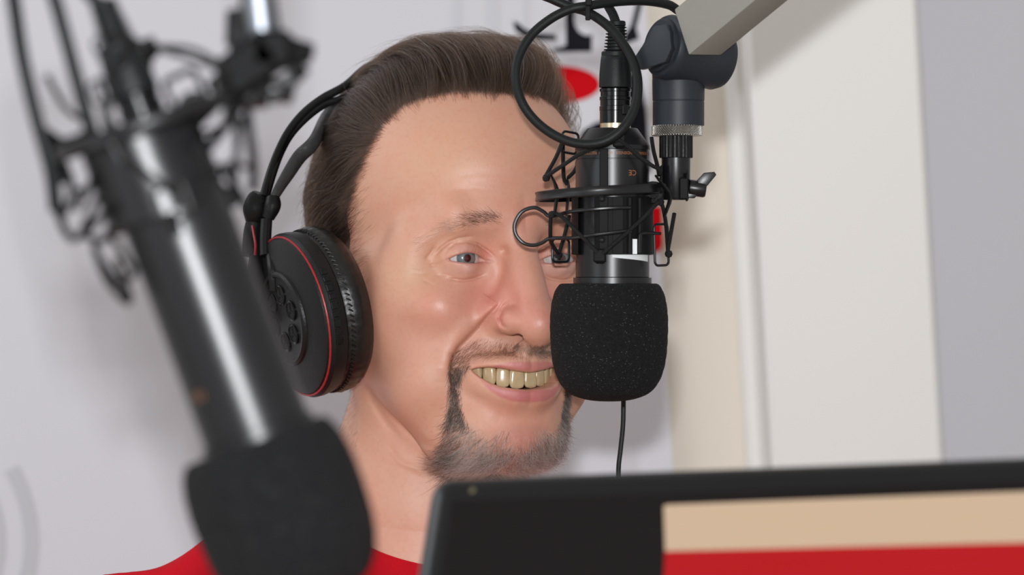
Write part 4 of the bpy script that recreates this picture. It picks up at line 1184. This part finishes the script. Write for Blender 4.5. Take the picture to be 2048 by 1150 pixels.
def make_cable(matrix, label, path, r=2.55, ends=True, tie=None, cx=1.6):
    """microphone cable with its connector plugged into the microphone"""
    t = empty('microphone_cable', matrix, label, 'cable')
    o = (cx, 0, 0)
    b = MB(); b.lathe([(8.0, q_(247)), (8.5, q_(246)), (8.5, q_(222)), (8.7, q_(221)), (8.7, q_(213)), (8.3, q_(212)), (8.3, q_(201)), (8.6, q_(200)), (8.6, q_(194)), (8.1, q_(193)), (8.1, q_(184)), (8.6, q_(183)), (8.6, q_(178)), (7.6, q_(176)), (0, q_(176))], 48, o=o)
    sh = b.build('connector_shell', M['black_gloss'], t, angle=25)
    b = MB(); b.box((5.0 + cx, q_(221), 7.0), (4.2, 5.6, 1.6), rot=np.array(Matrix.Rotation(math.radians(35), 3, 'Y')), bev=.6); b.build('latch', M['black_gloss'], sh)
    b = MB(); b.lathe([(8.9, q_(175)), (9.0, q_(172)), (8.9, q_(150)), (8.2, q_(122)), (7.8, q_(113)), (7.6, q_(112)), (7.6, q_(105)), (7.2, q_(103)), (0, q_(103))], 48, o=o, rmod=lambda k, r_, h: -.35 if (k % 8 < 2 and q_(168) < h < q_(116)) else 0)
    b.build('boot', M['black_rubber'], t, angle=30)
    pr = [(5.5, q_(104))]
    for i in range(8):
        y = 102 - i * 6.4; rr = 7.0 - i * .22
        pr += [(5.2 - i * .1, q_(y)), (rr, q_(y - 1.6)), (rr, q_(y - 3.0)), (5.1 - i * .1, q_(y - 4.2))]
    pr += [(5.0, q_(51)), (4.9, q_(44)), (4.4, q_(42)), (0, q_(42))]
    b = MB(); b.lathe(pr, 36, o=(cx + .6, 0, 0)); b.build('strain_relief', M['black_rubber'], t, angle=30)
    b = MB(); b.tube(path, r, 16, smooth=7); b.build('cord', M['black_rubber'], t)
    if tie:
        p, d = tie; bb = MB(); bb.box(p, (3.6, 4.4, 3.4), bev=.6); k1 = bb.build('cable_tie', M['matte_black'], t)
        bb = MB(); bb.box(np.array(p) + np.array([-.4, -5.6, -1.8]), (2.8, 8.4, 1.6), bev=.4); bb.box(np.array(p) + np.array([0, 1.2, -3.4]), (2.6, 6.2, 7.0), bev=.8); bb.build('tie_strap', M['matte_black'], k1)
    return t

FM = frame(1225, 385, 1870)
make_mic(FM, 'sharp black studio microphone hanging upside down in front of the man\'s face')
make_mount(FM, 'black elastic-cord shock mount around the hanging microphone in front of the face')
path = [mp(1233, 48, 0), mp(1226, 28, -2), mp(1214, 4, -4), mp(1200, -40, -4), mp(1160, -70, -2), mp(1100, -50, 2), mp(1078, -16, 4), mp(1105, 0, 5), mp(1142, 16, 6), mp(1175, 27, 8), mp(1213, 54, 12), mp(1243, 90, 17), mp(1264, 130, 22), mp(1272, 175, 27), mp(1264, 225, 31), mp(1240, 264, 34), mp(1205, 288, 34), mp(1160, 293, 32), mp(1115, 279, 29), mp(1074, 250, 26), mp(1045, 212, 24), mp(1032, 165, 21), mp(1037, 120, 18), mp(1062, 75, 15), mp(1100, 42, 13), mp(1140, 22, 12), mp(1175, 15, 11), mp(1230, 5, 4), mp(1290, 0, -6), mp(1340, 4, -18), mp(1375, 16, -30), mp(1420, -10, -34), mp(1500, -80, -34)]
make_cable(FM, 'black cable looped in a ring above the sharp microphone and tied', path, tie=(mp(1176, 9, 17), None))

# ---- boom arm holding it
arm = empty('boom_arm', FM, 'grey rectangular boom arm with dark swivel head above the sharp microphone', 'microphone arm')
b = MB(); b.lathe([(0, q_(251)), (14.0, q_(251)), (14.0, q_(204)), (13.8, q_(203)), (13.8, q_(202)), (14.1, q_(201)), (14.3, q_(160)), (13.2, q_(135)), (0, q_(135))], 64, o=mp(1357, 385))
b.build('swivel_post', M['slate'], arm)
b = MB(); ns = 132
b.lathe([(12.6, q_(272.5)), (13.6, q_(271.5)), (14.0, q_(270)), (14.0, q_(253)), (13.6, q_(251.5)), (12.6, q_(251))], ns, o=mp(1354, 385)); kn = b.build('knurled_ring', M['silver'], arm, label='silver knurled ring')
m = M['silver'].copy(); nt = m.node_tree; p = nt.nodes['Principled BSDF']; tc = N(nt, 'ShaderNodeTexCoord'); sx = N(nt, 'ShaderNodeSeparateXYZ'); nt.links.new(tc.outputs['Object'], sx.inputs[0])
xo = mp(1354, 385)[0] * .001
s1 = N(nt, 'ShaderNodeMath', operation='SUBTRACT'); s1.inputs[1].default_value = xo; nt.links.new(sx.outputs[0], s1.inputs[0])
at2 = N(nt, 'ShaderNodeMath', operation='ARCTAN2'); nt.links.new(s1.outputs[0], at2.inputs[0]); nt.links.new(sx.outputs[2], at2.inputs[1])
am = N(nt, 'ShaderNodeMath', operation='MULTIPLY'); am.inputs[1].default_value = 60.0; nt.links.new(at2.outputs[0], am.inputs[0])
ym = N(nt, 'ShaderNodeMath', operation='MULTIPLY'); ym.inputs[1].default_value = 4300.0; nt.links.new(sx.outputs[1], ym.inputs[0])
hs = []
for op in ('ADD', 'SUBTRACT'):
    a = N(nt, 'ShaderNodeMath', operation=op); nt.links.new(am.outputs[0], a.inputs[0]); nt.links.new(ym.outputs[0], a.inputs[1])
    s = N(nt, 'ShaderNodeMath', operation='SINE'); nt.links.new(a.outputs[0], s.inputs[0]); hs.append(s)
mn = N(nt, 'ShaderNodeMath', operation='ADD'); nt.links.new(hs[0].outputs[0], mn.inputs[0]); nt.links.new(hs[1].outputs[0], mn.inputs[1])
bp = N(nt, 'ShaderNodeBump', Strength=.9, Distance=.0004); nt.links.new(mn.outputs[0], bp.inputs['Height']); nt.links.new(bp.outputs['Normal'], p.inputs['Normal'])
kn.data.materials.clear(); kn.data.materials.append(m)
# swivel head: horizontal barrel seen from its left end
c0 = mp(1327, 96, 14); axd = np.array([1.0, -.20, -.62]); axd /= np.linalg.norm(axd)
b = MB(); b.lathe([(0, -2), (14, -2), (16.6, -1), (17.6, 1), (17.8, 4), (17.4, 6), (16.8, 26), (17.0, 34), (15.5, 37.5), (0, 38.5)], 64, o=c0, ax=axd)
b.lathe([(13.8, -17), (14.2, -22), (13.6, -30), (0, -30)], 48, o=mp(1357, 95, 2), ax=(0, 1, 0)) if False else None
b.build('swivel_head', M['slate'], arm)
b = MB(); b.lathe([(0, -4.4), (13.6, -4.4), (14.6, -3.6), (14.8, -1.5)], 56, o=c0, ax=axd); dk_ = b.build('side_knob', M['slate'], arm, label='round dark tightening knob')
e1 = np.array([-.50, -.82, .0]); e1 -= axd * e1.dot(axd); e1 /= np.linalg.norm(e1); e2 = np.cross(axd, e1)
fin = [(1318, 58), (1343, 56), (1350, 72), (1352, 105), (1340, 132), (1312, 140), (1290, 143), (1272, 139), (1274, 128), (1296, 96)]
b = MB(); b.prism([tuple(mp(*p)[:2]) for p in fin], 2.2, 9.0, P=lambda x, y, z: (x - .45 * z, y, c0[2] + 3.0 + .95 * (x - c0[0]) - .2 * (y - c0[1]) + z)); b.build('knob_grip', M['slate'], dk_, bevel=1.2)
b = MB(); b.lathe([(13.6, 0), (14.4, 2), (15.0, 12), (10, 20)], 48, o=mp(1358, 168, 0), ax=(0, 1, 0)); b.build('neck', M['slate'], arm)
# beam
A = mp(1344, 26, 24); zu = 43.7
u = np.array([107 * K_, 86 * K_, 0]); za, zb = 8.5, -12.5
AB = np.array([27 * K_, -92 * K_, za]); BC = np.array([66 * K_, 2 * K_, zb]); u = np.array([29.0, 23.3, 24.0])
u /= np.linalg.norm(u)
AB -= u * 0; B_ = A + AB; C_ = B_ + BC; D_ = A + BC
b = MB(); Lb = 620
vs = [A, B_, C_, D_]; vs = vs + [p_ + u * Lb for p_ in vs]
b.add(vs, [(0, 1, 2, 3), (7, 6, 5, 4), (0, 4, 5, 1), (1, 5, 6, 2), (2, 6, 7, 3), (3, 7, 4, 0)])
b.build('beam', M['grey_arm'], arm, bevel=.9)

# ---- thin cable hanging behind the foam
hc_ = empty('hanging_cable', frame(1243, 850, 1935), 'thin black cable hanging down below the foam of the sharp microphone', 'cable')
kk = 1935 / FPX
b = MB(); b.tube([((x - 1243) * kk, (850 - y) * kk, z) for x, y, z in ((1252, 640, 0), (1248, 720, 0), (1247, 800, 0), (1246, 850, 0), (1241, 900, 0), (1237, 940, 0), (1238, 1010, -2), (1242, 1130, -6), (1240, 1300, -10))], 1.35, 10, smooth=6); b.build('cord', M['black_rubber'], hc_)

# ------------------------------------------------------------------ the blurred microphone close to the camera
rz = lambda d: Matrix.Rotation(math.radians(d), 3, 'Z')
FN = frame(372, 484, 1255, rz(20.5) @ Matrix.Rotation(math.radians(14), 3, 'Y'))
make_mic(FN, 'large blurred black microphone leaning in the left foreground, nearest the camera', extra=27, sticker=False, ce=(585, -58))
FN2 = frame(272, 258, 1255, rz(20.5) @ Matrix.Rotation(math.radians(14), 3, 'Y'))
near_mount = make_mount(FN2, 'blurred black shock mount with elastic cords around the nearest microphone', post_rot=-22, post_shift=(9, -2, 0), cage_rot=115, clamp_mat='black_metal')
kn_ = 1255 / FPX
RN = np.array((rz(20.5) @ Matrix.Rotation(math.radians(14), 3, 'Y')).transposed())
def npx(px, py, z=0): return RN @ np.array([(px - 372) * kn_, (484 - py) * kn_, z])
make_cable(FN, 'blurred black cable arching off the top of the nearest microphone', [tuple(mp(1233, 48)), tuple(npx(180, -10)), tuple(npx(140, -70)), tuple(npx(60, -110)), tuple(npx(24, -60)), tuple(npx(36, 40, 4)), tuple(npx(52, 130, 6)), tuple(npx(78, 240, 6)), tuple(npx(104, 340, 4)), tuple(npx(112, 420, 0))], r=2.6)
def npx2(px, py, z=0): return RN @ np.array([(px - 272) * kn_, (258 - py) * kn_, z])
for cp in ([(108, 410, 0), (150, 478, 6), (215, 432, 14), (275, 395, 18)], [(92, 262, 0), (140, 288, 8), (188, 268, 14), (232, 300, 18)], [(120, 300, 4), (150, 380, 8), (128, 430, 6), (112, 416, 0)],
           [(196, 270, 10), (205, 340, 14), (160, 420, 10)], [(196, 500, 8), (222, 560, 10), (262, 604, 8), (250, 560, 4), (232, 520, 0)], [(440, 330, -12), (470, 380, -14), (500, 430, -12)]):
    b = MB(); b.tube([npx2(*q) for q in cp], 1.5, 8, smooth=4); b.build('elastic_cord', M['dull_black'], near_mount)
for (cx_2, cy_2, w_, h_, tl) in ((158, 330, 8, 19, 18), (205, 440, 9, 15, -25), (372, 180, 12, 11, 25), (232, 520, 8, 17, 35)):
    b = MB(); b.tube([RN @ p_ for p_ in (rrect((0, 0, 0), w_, h_, 2.2, tilt=tl) + np.array([(cx_2 - 272) * kn_, (258 - cy_2) * kn_, 6]))], 1.2, 8, closed=True); b.build('wire_hook', M['dull_black'], near_mount)
c2 = empty('thin_cable', FN, 'blurred black cord running down beside the nearest microphone\'s mount', 'cable')
b = MB(); b.tube([npx(96, -60, 8), npx(118, 10, 8), npx(140, 90, 8), npx(160, 170, 6), npx(178, 240, 4), npx(196, 300, 2)], 2.6, 10, smooth=5); b.build('cord', M['black_rubber'], c2)
# arm of the near microphone: chrome tube between dark plates above the mount
a2 = empty('boom_arm', frame(520, 90, 1255), 'blurred chrome and black boom arm end at the top left, above the nearest microphone', 'microphone arm')
def n2(px, py, z=0): return np.array([(px - 520) * kn_, (90 - py) * kn_, z])
b = MB(); b.tube([n2(505, -320), n2(510, -60), n2(528, 95)], 5.0, 20); b.build('tube', M['chrome'], a2, label='chrome tube')
for o_ in (-22, 24):
    b = MB(); b.tube([n2(500 + o_, -320, -3), n2(508 + o_, -40, -3), n2(528 + o_, 95, -3)], 2.6, 10); b.build('side_rod', M['black_metal'], a2)
b = MB(); b.box(n2(545, 100), (15, 14, 14), bev=2); b.lathe([(0, 0), (4, 0), (4, 12), (0, 13)], 20, o=n2(560, 90), ax=(1, -.3, 0)); b.box(n2(588, 115), (5, 16, 4), rot=np.array(rz(24)), bev=1)
b.box(n2(500, 130), (22, 16, 14), rot=np.array(rz(35)), bev=2); b.box(n2(470, 165), (18, 13, 12), rot=np.array(rz(38)), bev=2)
b.build('joint', M['dull_black'], a2)
b = MB(); b.tube([n2(330, 300, 5), n2(380, 262, 5), n2(440, 205, 5), n2(480, 165, 4)], 2.2, 8, smooth=4); b.tube([n2(385, 325, -5), n2(420, 285, -5), n2(460, 235, -5), n2(492, 180, -4)], 2.0, 8, smooth=4); b.build('link_rod', M['dull_black'], a2)
b = MB(); b.tube([n2(486, 195, -20), n2(492, 260, -20), n2(500, 330, -20), n2(498, 380, -20)], 1.8, 8, smooth=4); b.build('hanging_strap', M['black_metal'], a2)

# ------------------------------------------------------------------ monitor
L0 = V(856, 943, 1480); R0 = V(2048, 897, 1400)
e1 = (R0 - L0); e1 /= np.linalg.norm(e1)
ray = V(822, 1150, 1.0)
s_ = e1.dot(L0) / e1.dot(ray); D0 = ray * s_; e2 = D0 - L0; e2 /= np.linalg.norm(e2)      # down the left edge
n3 = np.cross(e2, e1) * -1
if n3[2] < 0: n3 = -n3
mon_m = Matrix([[e1[0], -e2[0], n3[0]], [e1[1], -e2[1], n3[1]], [e1[2], -e2[2], n3[2]]])
MW = (CAMROT @ mon_m).to_4x4(); MW.translation = Wd(L0)
mon = empty('computer_monitor', MW, 'black computer monitor with a beige and red picture on screen, right foreground', 'monitor')
WM, HM_ = 520, 330
def ray_uv(px, py):
    r = V(px, py, 1.0); t = n3.dot(L0) / n3.dot(r); p = r * t - L0
    return p.dot(e1), -p.dot(e2)
b = MB(); M['monitor_black'] = mat('monitor_black', (.006, .006, .0065), .30, spec=.32)
b.box((WM / 2, -HM_ / 2, -14), (WM, HM_, 28))
hs_ = b.build('housing', M['monitor_black'], mon, bevel=13, segs=8)
u0, v0 = ray_uv(906, 1002); uc, vc = ray_uv(1328, 1012); _, vr = ray_uv(1330, 1103)
m, nt, p = new_mat('screen_dark'); p.inputs['Base Color'].default_value = (.006, .005, .005, 1); p.inputs['Roughness'].default_value = .25; p.inputs['Specular IOR Level'].default_value = .06
p.inputs['Emission Color'].default_value = (.006, .005, .0053, 1); p.inputs['Emission Strength'].default_value = 1
b = MB(); b.box(((u0 + WM - 14) / 2, (v0 - HM_ + 16) / 2, .1), (WM - 14 - u0, HM_ - 16 + v0, .6)); scr = b.build('screen', m, mon)
def scr_mat(name, c1, c2):
    m, nt, p = new_mat(name); tc = N(nt, 'ShaderNodeTexCoord'); mpn = N(nt, 'ShaderNodeMapping'); mpn.inputs['Scale'].default_value = (4, 160, 1)
    n = N(nt, 'ShaderNodeTexNoise', Scale=4.0, Detail=3.0); nt.links.new(tc.outputs['Object'], mpn.inputs[0]); nt.links.new(mpn.outputs[0], n.inputs['Vector'])
    mx = N(nt, 'ShaderNodeMix', data_type='RGBA'); mx.inputs[6].default_value = (*c1, 1); mx.inputs[7].default_value = (*c2, 1); nt.links.new(n.outputs['Fac'], mx.inputs[0])
    p.inputs['Base Color'].default_value = (.005, .005, .005, 1); p.inputs['Roughness'].default_value = .3; p.inputs['Specular IOR Level'].default_value = .1
    nt.links.new(mx.outputs[2], p.inputs['Emission Color']); p.inputs['Emission Strength'].default_value = .79
    return m
b = MB(); b.prism([ray_uv(1328, 1014), ray_uv(1334, 1011), (WM - 16, ray_uv(2100, 980)[1]), (WM - 16, ray_uv(2100, 1092)[1]), ray_uv(1331, 1104)], .3, .6); b.build('beige_picture', scr_mat('beige_picture', srgb(214, 184, 154), srgb(205, 180, 154)), scr, label='beige strip of the picture')
b = MB(); b.prism([ray_uv(1331, 1104), (WM - 16, ray_uv(2100, 1092)[1]), (WM - 16, -HM_ + 18), (ray_uv(1352, 1600)[0], -HM_ + 18)], .3, .6); b.build('red_picture', scr_mat('red_picture', srgb(192, 16, 24), srgb(178, 14, 20)), scr, label='red area of the picture')
b = MB(); us, vs_ = ray_uv(945, 981); b.lathe([(0, 0), (1.4, 0), (1.2, .3), (0, .35)], 16, o=(us, vs_, 0), ax=(0, 0, 1)); b.build('indicator', mat('indicator', (.10, .09, .05), .4), mon)
# stand down to the desk
inv_ = MW.inverted()
def wl(x, y, z): return np.array(inv_ @ Vector((x, y, z))) * 1000
cw = MW @ Vector((.26, -.22, -.03))
b = MB(); b.tube([wl(cw.x, cw.y, cw.z), wl(cw.x, cw.y + .05, cw.z - .08), wl(cw.x, cw.y + .05, .80)], [20, 18, 18], 20, flat=(1, .6)); b.build('stand', M['black_plastic'], mon)
b = MB(); up_ = wl(0, 0, 1) - wl(0, 0, 0); b.lathe([(95, 0), (95, 6), (85, 10), (0, 11)], 40, o=wl(cw.x, cw.y + .05, .786), ax=up_); b.build('base', M['black_plastic'], mon)
